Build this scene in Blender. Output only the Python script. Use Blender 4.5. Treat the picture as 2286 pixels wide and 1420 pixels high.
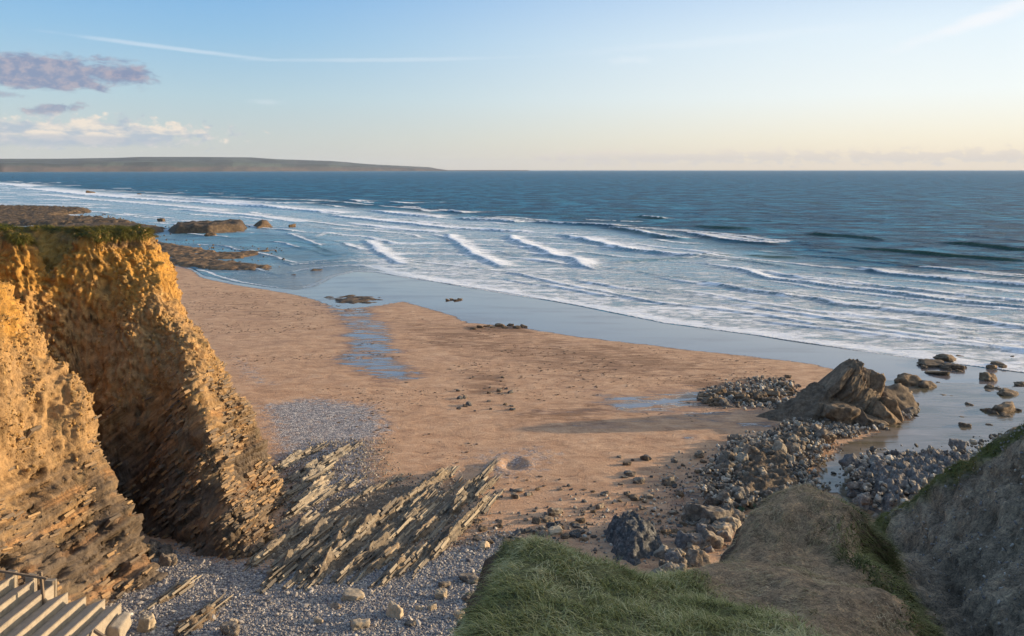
import bpy, math, random
import numpy as np
from mathutils import Vector
R = math.radians
random.seed(7); rng = np.random.default_rng(7)
scene = bpy.context.scene
for o in list(bpy.data.objects): bpy.data.objects.remove(o)
col = scene.collection

# ------------------------------------------------------------------ camera
F, HC, V0 = 1794.0, 25.0, 379.0          # focal length in photo pixels, eye height, horizon row
cam = bpy.data.cameras.new('camera'); camo = bpy.data.objects.new('camera', cam); col.objects.link(camo)
cam.sensor_width = 36; cam.lens = 36*F/2286; cam.shift_y = -(710-V0)/2286
cam.clip_start = 0.3; cam.clip_end = 90000
camo.location = (0, 0, HC); camo.rotation_euler = (R(90), 0, 0)
scene.camera = camo

# ------------------------------------------------------------------ sky, sun, exposure
SUN_AZ, SUN_EL = 80.0, 8.5               # degrees clockwise from the view direction, above the horizon
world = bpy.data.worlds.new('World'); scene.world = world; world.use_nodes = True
scene.view_settings.view_transform = 'Standard'; scene.view_settings.look = 'None'
scene.view_settings.gamma = 1; scene.view_settings.use_curve_mapping = False
scene.view_settings.exposure = 0.6
sl = bpy.data.lights.new('sun', 'SUN'); so = bpy.data.objects.new('sun', sl); col.objects.link(so)
sl.energy = 5.0; sl.angle = R(0.6); sl.color = (1.0, 0.77, 0.50)
sd = Vector((math.sin(R(SUN_AZ))*math.cos(R(SUN_EL)), math.cos(R(SUN_AZ))*math.cos(R(SUN_EL)), math.sin(R(SUN_EL))))
so.rotation_euler = sd.to_track_quat('Z', 'Y').to_euler(); so.location = (60, 10, 60)

class NT:
    def __init__(s, tree): s.t = tree; s.n = tree.nodes; s.l = tree.links
    def node(s, typ, **kw):
        n = s.n.new(typ)
        for k, v in kw.items(): setattr(n, k, v)
        return n
    def put(s, sock, v):
        if isinstance(v, bpy.types.NodeSocket): s.l.new(v, sock)
        elif v is not None:
            if isinstance(v, tuple) and len(v) == 3 and sock.type == 'RGBA': v = (*v, 1)
            sock.default_value = v
    def m(s, op, a, b=None, c=None, clamp=False):
        n = s.node('ShaderNodeMath', operation=op, use_clamp=clamp)
        for i, v in enumerate((a, b, c)):
            if v is not None: s.put(n.inputs[i], v)
        return n.outputs[0]
    def vm(s, op, a, b=None):
        n = s.node('ShaderNodeVectorMath', operation=op)
        s.put(n.inputs[0], a)
        if b is not None: s.put(n.inputs[1], b)
        return n.outputs[1] if op in ('DOT_PRODUCT', 'LENGTH') else n.outputs[0]
    def mix(s, f, a, b, mode='MIX'):
        n = s.node('ShaderNodeMix', data_type='RGBA', blend_type=mode)
        s.put(n.inputs[0], f); s.put(n.inputs[6], a); s.put(n.inputs[7], b); return n.outputs[2]
    def ss(s, x, lo, hi, a=0.0, b=1.0):
        n = s.node('ShaderNodeMapRange', interpolation_type='SMOOTHSTEP')
        s.put(n.inputs[0], x); n.inputs[1].default_value = lo; n.inputs[2].default_value = hi
        n.inputs[3].default_value = a; n.inputs[4].default_value = b; return n.outputs[0]
    def noise(s, vec, scale, detail=4, rough=0.55, dist=0.0):
        n = s.node('ShaderNodeTexNoise'); s.put(n.inputs['Vector'], vec)
        n.inputs['Scale'].default_value = scale; n.inputs['Detail'].default_value = detail
        n.inputs['Roughness'].default_value = rough; n.inputs['Distortion'].default_value = dist
        return n.outputs[0]
    def vor(s, vec, scale, feature='F1', out=0):
        n = s.node('ShaderNodeTexVoronoi', feature=feature); s.put(n.inputs['Vector'], vec)
        n.inputs['Scale'].default_value = scale; return n.outputs[out]
    def scale(s, vec, sc):
        n = s.node('ShaderNodeMapping'); s.put(n.inputs[0], vec); n.inputs[3].default_value = sc; return n.outputs[0]
    def attr(s, name):
        return s.node('ShaderNodeAttribute', attribute_name=name)
    def ramp(s, x, stops):
        n = s.node('ShaderNodeValToRGB'); s.put(n.inputs[0], x); e = n.color_ramp.elements
        while len(e) < len(stops): e.new(0.5)
        for i, (p, c) in enumerate(stops): e[i].position = p; e[i].color = (*c, 1)
        return n.outputs[0]

def srgb(r, g, b):
    f = lambda c: (c/255/12.92) if c/255 <= 0.04045 else ((c/255+0.055)/1.055)**2.4
    return (f(r), f(g), f(b))

def build_world():
    w = NT(world.node_tree); w.n.clear()
    out = w.node('ShaderNodeOutputWorld'); bg = w.node('ShaderNodeBackground')
    sky = w.node('ShaderNodeTexSky', sky_type='NISHITA', sun_disc=False)
    sky.sun_elevation = R(SUN_EL); sky.sun_rotation = R(SUN_AZ); sky.altitude = 0
    sky.air_density = 1.0; sky.dust_density = 0.6; sky.ozone_density = 2.2
    tc = w.node('ShaderNodeTexCoord').outputs['Generated']
    sx = w.node('ShaderNodeSeparateXYZ'); w.put(sx.inputs[0], tc)
    az = w.m('ARCTAN2', sx.outputs[0], sx.outputs[1]); el = w.m('ARCSINE', sx.outputs[2])
    cb = w.node('ShaderNodeCombineXYZ'); w.put(cb.inputs[0], az); w.put(cb.inputs[1], el)
    p = cb.outputs[0]
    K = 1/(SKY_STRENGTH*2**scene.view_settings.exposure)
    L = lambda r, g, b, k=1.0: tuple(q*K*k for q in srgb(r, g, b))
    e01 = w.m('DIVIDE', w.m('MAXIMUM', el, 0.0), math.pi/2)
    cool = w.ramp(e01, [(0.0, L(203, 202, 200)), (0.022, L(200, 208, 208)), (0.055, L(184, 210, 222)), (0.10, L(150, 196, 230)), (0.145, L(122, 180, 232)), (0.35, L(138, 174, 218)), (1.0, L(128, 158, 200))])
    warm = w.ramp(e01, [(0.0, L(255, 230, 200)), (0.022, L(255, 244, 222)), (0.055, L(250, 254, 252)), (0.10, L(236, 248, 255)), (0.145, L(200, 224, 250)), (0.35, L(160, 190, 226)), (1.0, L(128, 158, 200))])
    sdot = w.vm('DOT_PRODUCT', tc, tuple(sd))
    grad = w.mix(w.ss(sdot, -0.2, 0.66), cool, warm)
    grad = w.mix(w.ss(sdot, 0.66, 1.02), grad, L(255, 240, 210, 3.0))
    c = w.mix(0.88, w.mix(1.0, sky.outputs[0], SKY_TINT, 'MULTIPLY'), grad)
    ang = lambda u, v: (math.atan((u-1143)/F), math.atan((V0-v)/F*math.cos(math.atan((u-1143)/F))))
    def blob(u0, v0, u1, v1, rot=0.0):            # soft ellipse in azimuth / elevation
        a0, e0 = ang((u0+u1)/2, (v0+v1)/2); wa = abs(u1-u0)/2/F; we = abs(v1-v0)/2/F
        da = w.m('SUBTRACT', az, a0); de = w.m('SUBTRACT', el, e0); de = w.m('SUBTRACT', de, w.m('MULTIPLY', da, rot))
        q = w.m('ADD', w.m('POWER', w.m('DIVIDE', w.m('ABSOLUTE', da), wa), 2.0), w.m('POWER', w.m('DIVIDE', w.m('ABSOLUTE', de), we), 2.0))
        return w.m('SUBTRACT', 1.0, w.m('SQRT', q))
    n1 = w.noise(w.scale(p, (1, 2.6, 1)), 26, 6, 0.6, 0.3)
    n2 = w.noise(w.scale(p, (1, 1.5, 1)), 70, 6, 0.62, 0.2)
    n3 = w.noise(w.scale(p, (1, 5, 1)), 9, 5, 0.6, 0.5)
    def cloud(base, mask, noise, k, lo, hi, colr, op):
        d = w.m('ADD', mask, w.m('MULTIPLY', w.m('SUBTRACT', noise, 0.5), k))
        return w.mix(w.m('MULTIPLY', w.ss(d, lo, hi), op), base, colr)
    S = SKY_CLOUD; tc_ = lambda r, g, b: L(r, g, b)
    grey = w.mix(w.ss(n2, 0.4, 0.65), L(132, 146, 178), L(176, 170, 184))
    c = cloud(c, blob(-260, 112, 350, 205), n1, 1.5, 0.10, 0.45, grey, 0.9)
    c = cloud(c, blob(50, 228, 190, 256, 0.15), n2, 2.0, 0.1, 0.6, grey, 0.75)
    c = cloud(c, blob(230, 150, 340, 185), n2, 2.0, 0.1, 0.6, grey, 0.6)
    c = cloud(c, blob(-200, 196, 90, 220), n2, 1.6, 0.3, 0.8, grey, 0.6)
    cum = w.mix(w.ss(n1, 0.38, 0.62), L(176, 190, 206), L(250, 234, 216))
    c = cloud(c, blob(-120, 262, 480, 328), n2, 2.6, -0.05, 0.5, cum, 0.85)
    c = cloud(c, blob(-120, 300, 420, 330), n1, 1.2, 0.0, 0.6, L(172, 186, 204), 0.6)
    # long low bank of small cumulus above the sea horizon
    bandm = w.m('SUBTRACT', 1.0, w.m('ABSOLUTE', w.m('DIVIDE', w.m('SUBTRACT', el, 27/F), 20/F)))
    bandm = w.m('SUBTRACT', w.m('MAXIMUM', bandm, -3.0), w.ss(az, math.atan(-420/F), math.atan(200/F), 3.0, 0.0))
    n4 = w.noise(w.scale(p, (1, 2.0, 1)), 55, 6, 0.6, 0.2)
    bank = w.mix(w.ss(el, 22/F, 48/F), L(218, 208, 203), L(238, 225, 210))
    c = cloud(c, bandm, n4, 4.0, 0.15, 0.8, bank, 0.62)
    # contrail and wisps of high cloud
    for (u0, v0, u1, v1, rot, op) in ((130, 104, 640, 112, -0.075, 0.5), (480, 128, 1250, 140, 0.03, 0.35), (1330, 122, 1480, 146, 0.0, 0.35),
                                 (1980, 18, 2420, 62, 0.30, 0.85), (1200, 80, 1950, 110, 0.06, 0.25), (540, 220, 650, 236, 0, 0.3)):
        vv = (v0+v1)/2; hh = max(6, (v1-v0)/2)
        c = cloud(c, blob(u0, vv-hh, u1, vv+hh, rot), n3 if u1-u0 > 200 else n2, 1.6, -0.02, 0.9, L(248, 251, 255), op*(1.0 if u0 > 1900 else 0.6))
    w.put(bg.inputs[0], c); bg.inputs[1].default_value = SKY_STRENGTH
    w.l.new(bg.outputs[0], out.inputs[0])
SKY_TINT = (0.95, 1.0, 1.12); SKY_STRENGTH = 0.14; SKY_CLOUD = 5.2
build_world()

# ------------------------------------------------------------------ numpy helpers
def smooth(x, a, b):
    t = np.clip((x-a)/(b-a), 0, 1); return t*t*(3-2*t)
_perm = rng.permutation(256); _perm = np.concatenate([_perm, _perm, _perm])
_grad = rng.normal(size=(256, 3)); _grad /= np.linalg.norm(_grad, axis=1)[:, None]
def perlin(x, y, z):
    x, y, z = np.broadcast_arrays(x, y, z)
    xi, yi, zi = np.floor(x).astype(int), np.floor(y).astype(int), np.floor(z).astype(int)
    xf, yf, zf = x-xi, y-yi, z-zi
    fx, fy, fz = [t*t*t*(t*(t*6-15)+10) for t in (xf, yf, zf)]
    xi &= 255; yi &= 255; zi &= 255
    out = 0
    for i in (0, 1):
        for j in (0, 1):
            for k in (0, 1):
                g = _grad[_perm[_perm[_perm[(xi+i) & 255]+((yi+j) & 255)]+((zi+k) & 255)] & 255]
                d = g[..., 0]*(xf-i)+g[..., 1]*(yf-j)+g[..., 2]*(zf-k)
                out = out + d*(fx if i else 1-fx)*(fy if j else 1-fy)*(fz if k else 1-fz)
    return out*1.6
def fbm(x, y, z, sc, octv=4, gain=0.5):
    s, a, t = 0, 1.0, 0
    for o in range(octv):
        s = s+a*perlin(x*sc+17.3*o, y*sc+5.1*o, z*sc+9.7*o); t += a; a *= gain; sc *= 2.03
    return s/t
def hash1(*k):
    h = 0
    for i, a in enumerate(k): h = h+np.asarray(a, dtype=float)*(12.9898+37.719*i)
    h = np.sin(h)*43758.5453; return h-np.floor(h)
def polydist(px, py, pts, closed=False):
    """distance to a polyline, the sign of the nearest side and the position along it (0..1)"""
    P = np.array(pts, float)
    if closed: P = np.vstack([P, P[:1]])
    best = np.full(px.shape, 1e18); side = np.zeros(px.shape); along = np.zeros(px.shape)
    L = np.concatenate([[0], np.cumsum(np.linalg.norm(np.diff(P, axis=0), axis=1))])
    for i in range(len(P)-1):
        ax, ay = P[i]; bx, by = P[i+1]; dx, dy = bx-ax, by-ay; l2 = dx*dx+dy*dy+1e-12
        t = np.clip(((px-ax)*dx+(py-ay)*dy)/l2, 0, 1)
        d = (px-ax-t*dx)**2+(py-ay-t*dy)**2; m = d < best
        best = np.where(m, d, best); side = np.where(m, np.sign(dx*(py-ay)-dy*(px-ax)), side)
        along = np.where(m, (L[i]+t*math.sqrt(l2))/L[-1], along)
    return np.sqrt(best), side, along
def inpoly(px, py, pts):
    ins = np.zeros(px.shape, bool); n = len(pts)
    for i in range(n):
        x1, y1 = pts[i]; x2, y2 = pts[(i+1) % n]
        if y1 == y2: continue
        ins ^= ((y1 > py) != (y2 > py)) & (px < (x2-x1)*(py-y1)/(y2-y1)+x1)
    return ins
def sdf(px, py, pts):                       # positive inside
    d, _, _ = polydist(px, py, pts, True); return np.where(inpoly(px, py, pts), d, -d)

# ------------------------------------------------------------------ ground shape
def flat(u, v, z=0.0):
    Y = F*(HC-z)/(v-V0); return ((u-1143)/F*Y, Y)
SEA_PX = [(-900, 486), (-300, 500), (0, 530), (340, 566), (430, 598), (455, 615), (520, 629), (600, 641), (660, 647), (705, 640), (740, 618), (790, 606), (840, 608), (950, 626), (1120, 652), (1295, 683),
          (1486, 722), (1696, 750), (1906, 782), (2060, 803), (2286, 832), (2700, 880), (3400, 960)]
SEA_LINE = [flat(*p) for p in SEA_PX]
LAND = SEA_LINE+[(260, 20), (260, -60), (-300, -60), (-900, 60)]
def ground(x, y):
    x = np.asarray(x, float); y = np.asarray(y, float)
    d, _, _ = polydist(x, y, SEA_LINE); ins = inpoly(x, y, LAND)
    return np.where(ins, 0.9*(1-np.exp(-d/45)), -0.05*d)
def G(u, v):
    z = 0.0
    for _ in range(4):
        x, y = flat(u, v, z); z = float(ground(np.array([x]), np.array([y]))[0])
    return x, y, z
def W(u, v, Y): return ((u-1143)/F*Y, Y, HC-(v-V0)/F*Y)

# ------------------------------------------------------------------ mesh helpers
def tag(o, label=None, cat=None, group=None, kind=None):
    if label: o['label'] = label
    if cat: o['category'] = cat
    if group: o['group'] = group
    if kind: o['kind'] = kind
    return o
def link(name, me, mat=None, parent=None, loc=None):
    o = bpy.data.objects.new(name, me); col.objects.link(o)
    if mat is not None and me is not None and not me.materials: me.materials.append(mat)
    if parent is not None: o.parent = parent
    if loc is not None: o.location = loc
    return o
def empty(name, loc=(0, 0, 0), rz=0.0):
    o = bpy.data.objects.new(name, None); col.objects.link(o); o.location = loc; o.rotation_euler.z = rz; o.empty_display_size = 0.3; return o
def mk(name, V, Fc, smooth_=True):
    me = bpy.data.meshes.new(name); V = np.asarray(V, np.float32); Fc = np.asarray(Fc, np.int32)
    k = Fc.shape[1]
    me.vertices.add(len(V)); me.vertices.foreach_set('co', V.ravel())
    me.loops.add(Fc.size); me.loops.foreach_set('vertex_index', Fc.ravel())
    me.polygons.add(len(Fc)); me.polygons.foreach_set('loop_start', np.arange(0, Fc.size, k, dtype=np.int32))
    me.update(calc_edges=True)
    if smooth_: me.polygons.foreach_set('use_smooth', np.ones(len(Fc), bool))
    me.update(); return me
def fattr(me, name, a):
    t = me.attributes.new(name, 'FLOAT', 'POINT'); t.data.foreach_set('value', np.asarray(a, np.float32).ravel())
def cattr(me, name, a):
    a = np.asarray(a, np.float32); a = np.concatenate([a, np.ones((len(a), 1), np.float32)], 1)
    t = me.attributes.new(name, 'FLOAT_COLOR', 'POINT'); t.data.foreach_set('color', a.ravel())
def gridfaces(nr, nc):
    i = np.arange(nr*nc).reshape(nr, nc)
    return np.stack([i[:-1, :-1], i[:-1, 1:], i[1:, 1:], i[1:, :-1]], -1).reshape(-1, 4)
def compact(V, Fc, keepface, *attrs):
    Fc = Fc[keepface]; used = np.zeros(len(V), bool); used[Fc.ravel()] = True
    idx = np.cumsum(used)-1
    return (V[used], idx[Fc])+tuple(a[used] for a in attrs)
def gridnormals(X, Y, Z):
    P = np.stack([X, Y, Z], -1); du = np.gradient(P, axis=1); dv = np.gradient(P, axis=0)
    N = np.cross(du, dv); N /= np.linalg.norm(N, axis=-1)[..., None]+1e-9
    return np.where(N[..., 2:3] < 0, -N, N)
def tps(pts):
    P = np.array(pts, float); n = len(P); xy = P[:, :2]+np.random.default_rng(1).normal(0, 0.01, (n, 2))
    ph = lambda r2: np.sqrt(r2+0.6)
    K = ph(((xy[:, None]-xy[None])**2).sum(-1))
    A = np.zeros((n+3, n+3)); A[:n, :n] = K; A[:n, n] = 1; A[:n, n+1:] = xy; A[n:, :n] = A[:n, n:].T
    s = np.linalg.solve(A, np.concatenate([P[:, 2], [0, 0, 0]]))
    def f(x, y):
        z = s[n]+s[n+1]*x+s[n+2]*y
        for i in range(n): z = z+s[i]*ph((x-xy[i, 0])**2+(y-xy[i, 1])**2)
        return z
    return f

# ------------------------------------------------------------------ materials
def material(name):
    m = bpy.data.materials.new(name); m.use_nodes = True; t = NT(m.node_tree); t.n.clear()
    out = t.node('ShaderNodeOutputMaterial'); b = t.node('ShaderNodeBsdfPrincipled'); t.l.new(b.outputs[0], out.inputs[0])
    pos = t.node('ShaderNodeNewGeometry').outputs['Position']
    return m, t, b, pos
def bump(t, b, h, dist, strength=1.0):
    n = t.node('ShaderNodeBump'); n.inputs['Strength'].default_value = strength; n.inputs['Distance'].default_value = dist
    t.put(n.inputs['Height'], h); t.l.new(n.outputs[0], b.inputs['Normal'])

def m_beach():
    m, t, b, pos = material('beach_sand')
    wet = t.attr('wet').outputs['Fac']; peb = t.attr('pebbly').outputs['Fac']; weed = t.attr('weed').outputs['Fac']
    s1 = t.noise(t.scale(pos, (0.6, 1, 1)), 0.8, 7, 0.72, 0.5); s2 = t.noise(pos, 7, 5, 0.7); s3 = t.noise(t.scale(pos, (0.25, 1, 1)), 0.22, 5, 0.6, 1.0)
    sand = t.ramp(t.m('ADD', t.m('MULTIPLY', s1, 0.6), t.m('MULTIPLY', s2, 0.4)), [(0.36, (0.27, 0.135, 0.068)), (0.5, (0.50, 0.285, 0.155)), (0.64, (0.64, 0.405, 0.245))])
    wn = t.m('ADD', weed, t.m('MULTIPLY', t.m('SUBTRACT', t.noise(t.scale(pos, (0.3, 1, 1)), 0.8, 7, 0.72, 0.8), 0.5), 1.6))
    sand = t.mix(t.m('MULTIPLY', t.ss(wn, 0.30, 0.62), 0.75), sand, (0.17, 0.08, 0.035))
    sand = t.mix(t.m('MULTIPLY', t.ss(s3, 0.5, 0.75), 0.3), sand, (0.34, 0.20, 0.13))
    v = t.vor(pos, 7.0, 'F1', 1); sv = t.node('ShaderNodeSeparateColor'); t.put(sv.inputs[0], v)
    peb_c = t.ramp(sv.outputs[0], [(0.0, (0.09, 0.09, 0.10)), (0.35, (0.20, 0.19, 0.20)), (0.7, (0.36, 0.32, 0.30)), (1.0, (0.62, 0.55, 0.48))])
    pm = t.ss(t.m('ADD', peb, t.m('MULTIPLY', t.m('SUBTRACT', t.noise(pos, 1.3, 5, 0.7), 0.5), 0.9)), 0.35, 0.65)
    c = t.mix(pm, sand, peb_c)
    wn2 = t.m('ADD', wet, t.m('MULTIPLY', t.m('SUBTRACT', t.noise(t.scale(pos, (0.3, 1.2, 1)), 0.6, 7, 0.7, 0.8), 0.5), 1.8))
    wm = t.ss(wn2, 0.50, 0.63); damp = t.ss(wn2, 0.25, 0.6)
    c = t.mix(damp, c, t.mix(1.0, c, (0.62, 0.58, 0.60), 'MULTIPLY'))
    c = t.mix(wm, c, (0.16, 0.13, 0.12))
    t.put(b.inputs['Base Color'], c)
    t.put(b.inputs['Roughness'], t.mix(wm, t.mix(damp, (0.9,)*3, (0.6,)*3), t.mix(t.ss(t.noise(t.scale(pos, (0.15, 0.6, 1)), 0.4, 3), 0.35, 0.7), (0.05,)*3, (0.22,)*3)))
    b.inputs['IOR'].default_value = 1.65; t.put(b.inputs['Specular IOR Level'], t.mix(wm, (0.35,)*3, (1.0,)*3))
    h = t.m('ADD', t.m('MULTIPLY', s2, 0.35), t.m('MULTIPLY', s1, 0.9))
    h = t.m('ADD', h, t.m('MULTIPLY', pm, t.m('MULTIPLY', t.vor(pos, 7.0), -0.5)))
    h = t.m('MULTIPLY', h, t.m('SUBTRACT', 1.0, t.m('MULTIPLY', wm, 0.985)))
    bump(t, b, h, 0.22, 0.9); return m
def m_sea():
    m, t, b, pos = material('sea_water')
    foam = t.attr('foam').outputs['Fac']; green = t.attr('green').outputs['Fac']; surf = t.attr('surf').outputs['Fac']
    n1 = t.noise(t.scale(pos, (0.55, 1.0, 1)), 0.7, 8, 0.72, 0.5); n2 = t.noise(t.scale(pos, (0.12, 0.55, 1)), 0.35, 5, 0.6, 0.8)
    far = t.noise(t.scale(pos, (0.25, 1, 1)), 0.035, 8, 0.75)
    f = t.m('ADD', foam, t.m('ADD', t.m('MULTIPLY', t.m('SUBTRACT', n1, 0.5), 1.5), t.m('MULTIPLY', t.m('SUBTRACT', n2, 0.5), 0.9)))
    fm = t.ss(f, 0.36, 0.72)
    cap = t.m('MULTIPLY', t.ss(t.noise(t.scale(pos, (0.4, 1.3, 1)), 0.05, 9, 0.78), 0.66, 0.73), 0.8)
    fm = t.m('MAXIMUM', fm, cap)
    deep = t.mix(t.ss(far, 0.35, 0.65), (0.005, 0.088, 0.180), (0.018, 0.160, 0.285))
    chop_glint = t.noise(t.scale(pos, (0.3, 1.0, 1)), 0.11, 6, 0.7); deep = t.mix(t.ss(chop_glint, 0.42, 0.62), t.mix(1.0, deep, (0.35, 0.42, 0.48), 'MULTIPLY'), t.mix(1.0, deep, (1.9, 1.6, 1.4), 'MULTIPLY'))  # bright and dark wave facets painted into the water colour
    chop_glint2 = t.noise(t.scale(pos, (1.0, 0.4, 1)), 0.06, 7, 0.8); deep = t.mix(t.ss(chop_glint2, 0.40, 0.60), t.mix(1.0, deep, (0.55, 0.6, 0.65), 'MULTIPLY'), t.mix(1.0, deep, (1.7, 1.5, 1.35), 'MULTIPLY'))  # second, coarser layer of painted glints and shade for the far water
    deep = t.mix(surf, deep, (0.26, 0.42, 0.50))
    deep = t.mix(green, deep, (0.022, 0.085, 0.062))
    sh = t.attr('shallow').outputs['Fac']; deep = t.mix(sh, deep, (0.12, 0.125, 0.125)); fm = t.m('MULTIPLY', fm, t.m('SUBTRACT', 1.0, t.m('MULTIPLY', sh, 0.8)))
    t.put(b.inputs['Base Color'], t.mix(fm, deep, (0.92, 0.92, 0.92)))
    t.put(b.inputs['Roughness'], t.mix(fm, t.mix(t.attr('shallow').outputs['Fac'], t.mix(surf, (0.42,)*3, (0.22,)*3), (0.08,)*3), (0.85,)*3))
    b.inputs['IOR'].default_value = 1.33; t.put(b.inputs['Specular IOR Level'], t.mix(t.attr('shallow').outputs['Fac'], t.mix(surf, (0.14,)*3, (0.3,)*3), (1.0,)*3))
    h = t.m('ADD', t.m('MULTIPLY', t.noise(t.scale(pos, (0.35, 1, 1)), 0.30, 8, 0.66, 0.4), 2.2), t.m('MULTIPLY', t.noise(t.scale(pos, (0.5, 1, 1)), 1.7, 4, 0.6), 0.30))
    h = t.m('MULTIPLY', h, t.m('MULTIPLY', t.m('SUBTRACT', 1.0, t.m('MULTIPLY', surf, 0.72)), t.m('SUBTRACT', 1.0, t.m('MULTIPLY', sh, 0.9))))
    h = t.m('ADD', h, t.m('MULTIPLY', fm, t.m('MULTIPLY', n1, 0.4)))
    bump(t, b, h, 1.8, 1.0); return m
def m_pool():
    m, t, b, pos = material('pool_water')
    n = t.noise(t.scale(pos, (0.35, 1.2, 1)), 0.45, 5, 0.6, 0.6)
    t.put(b.inputs['Base Color'], t.ramp(n, [(0.35, (0.11, 0.085, 0.04)), (0.55, (0.20, 0.155, 0.11)), (0.7, (0.28, 0.22, 0.17))]))
    t.put(b.inputs['Roughness'], t.ss(n, 0.3, 0.7, 0.04, 0.13)); b.inputs['IOR'].default_value = 1.42; b.inputs['Specular IOR Level'].default_value = 0.8
    bump(t, b, t.m('ADD', n, t.m('MULTIPLY', t.noise(t.scale(pos, (0.4, 1.6, 1)), 3.2, 3), 0.25)), 0.05, 0.7); return m
def m_rock(name, cols, scale=1.0, strata=None, rough=0.85, useattr=False, bumpd=0.12):
    m, t, b, pos = material(name)
    n = t.noise(pos, 1.6*scale, 8, 0.68, 0.3); f = t.noise(pos, 14*scale, 5, 0.7)
    x = t.m('ADD', t.m('MULTIPLY', n, 0.7), t.m('MULTIPLY', f, 0.3))
    if useattr: base = t.mix(1.0, t.attr('Col').outputs['Color'], t.ramp(x, [(0.34, (0.45, 0.42, 0.40)), (0.5, (1, 1, 1)), (0.66, (1.5, 1.45, 1.35))]), 'MULTIPLY')
    else:
        base = t.ramp(x, [(0.34, cols[0]), (0.5, cols[1]), (0.66, cols[2])])
        r = t.node('ShaderNodeObjectInfo').outputs['Random']
        base = t.mix(1.0, base, t.ramp(r, [(0.0, (0.72, 0.74, 0.78)), (0.5, (1, 1, 1)), (1.0, (1.3, 1.2, 1.08))]), 'MULTIPLY')
    h = t.m('ADD', n, t.m('MULTIPLY', f, 0.35))
    if name == 'headland_soil':
        stn = t.noise(t.scale(pos, (1.0, 1.0, 0.25)), 5.0, 7, 0.75, 1.5); st2 = t.noise(pos, 22, 4, 0.8)
        base = t.mix(1.0, base, t.ramp(t.m('ADD', t.m('MULTIPLY', stn, 0.6), t.m('MULTIPLY', st2, 0.4)), [(0.38, (0.35, 0.33, 0.30)), (0.5, (0.95, 0.95, 0.95)), (0.62, (1.7, 1.6, 1.45))]), 'MULTIPLY')
        h = t.m('ADD', h, t.m('ADD', t.m('MULTIPLY', stn, 1.1), t.m('MULTIPLY', st2, 0.5)))
    if strata:
        bd = t.vm('DOT_PRODUCT', pos, strata)
        cb = t.node('ShaderNodeCombineXYZ'); t.put(cb.inputs[0], bd); t.put(cb.inputs[1], t.m('MULTIPLY', n, 0.25))
        sn = t.noise(cb.outputs[0], 3.2, 5, 0.75)
        wgt = t.attr('strat').outputs['Fac'] if useattr else 0.8
        base = t.mix(t.m('MULTIPLY', t.ss(sn, 0.52, 0.36), t.m('MULTIPLY', wgt, 0.6)), base, t.mix(1.0, base, (0.38, 0.36, 0.38), 'MULTIPLY'))
        h = t.m('ADD', h, t.m('MULTIPLY', t.m('MULTIPLY', sn, wgt), 1.3))
    cr = t.vor(pos, 2.4*scale, 'DISTANCE_TO_EDGE')
    h = t.m('ADD', h, t.m('MULTIPLY', t.ss(cr, 0.0, 0.06), 0.12))
    t.put(b.inputs['Base Color'], base); b.inputs['Roughness'].default_value = rough
    b.inputs['Specular IOR Level'].default_value = 0.3
    bump(t, b, h, bumpd, 1.0); return m
# bedding: strike runs away and to the right, beds dip down to the left
ST = np.array([0.30, 0.954, 0.0]); PR = np.array([0.954, -0.30, 0.0]); DIP = R(40)
BN = -PR*math.sin(DIP)+np.array([0, 0, 1.0])*math.cos(DIP)
M_beach = m_beach(); M_sea = m_sea(); M_pool = m_pool()
M_cliff = m_rock('cliff_rock', None, 1.0, tuple(BN), 0.9, True, 0.16)
M_head = m_rock('headland_soil', None, 1.6, None, 0.95, True, 0.10)
M_ledge = m_rock('ledge_rock', [(0.10, 0.083, 0.066), (0.24, 0.19, 0.135), (0.40, 0.32, 0.22)], 1.3, tuple(BN))
M_pale = m_rock('pale_strata_rock', [(0.16, 0.14, 0.12), (0.34, 0.29, 0.22), (0.52, 0.44, 0.33)], 1.3, tuple(BN))
M_grey = m_rock('grey_rock', [(0.055, 0.046, 0.038), (0.19, 0.155, 0.12), (0.44, 0.37, 0.28)], 1.6)
M_brown = m_rock('brown_rock', [(0.06, 0.042, 0.028), (0.16, 0.115, 0.075), (0.30, 0.22, 0.14)], 1.4)
M_out = m_rock('outcrop_rock', [(0.07, 0.052, 0.036), (0.20, 0.15, 0.10), (0.36, 0.27, 0.18)], 1.2, (-0.72, -0.15, 0.68), bumpd=0.22)
M_dark = m_rock('mussel_covered_rock', [(0.035, 0.036, 0.037), (0.10, 0.10, 0.098), (0.30, 0.29, 0.27)], 3.0)
M_reef = m_rock('reef_rock', [(0.035, 0.024, 0.016), (0.12, 0.08, 0.048), (0.28, 0.18, 0.09)], 0.6)
M_tan = m_rock('tan_stone', [(0.30, 0.24, 0.17), (0.46, 0.36, 0.24), (0.60, 0.48, 0.34)], 2.5, bumpd=0.03)
M_green = m_rock('algae_rock', [(0.05, 0.08, 0.04), (0.12, 0.20, 0.11), (0.28, 0.40, 0.27)], 2.5)
M_purple = m_rock('blue_grey_rock', [(0.07, 0.063, 0.06), (0.22, 0.195, 0.175), (0.48, 0.43, 0.37)], 2.2)
def m_concrete():
    m, t, b, pos = material('weathered_concrete')
    n = t.noise(pos, 3, 8, 0.7); f = t.noise(pos, 40, 3, 0.7)
    c = t.ramp(t.m('ADD', t.m('MULTIPLY', n, 0.6), t.m('MULTIPLY', f, 0.4)), [(0.35, (0.24, 0.20, 0.155)), (0.5, (0.36, 0.30, 0.225)), (0.68, (0.46, 0.39, 0.29))])
    t.put(b.inputs['Base Color'], c); b.inputs['Roughness'].default_value = 0.9
    bump(t, b, t.m('ADD', n, f), 0.03, 0.8); return m
M_conc = m_concrete()
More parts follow.
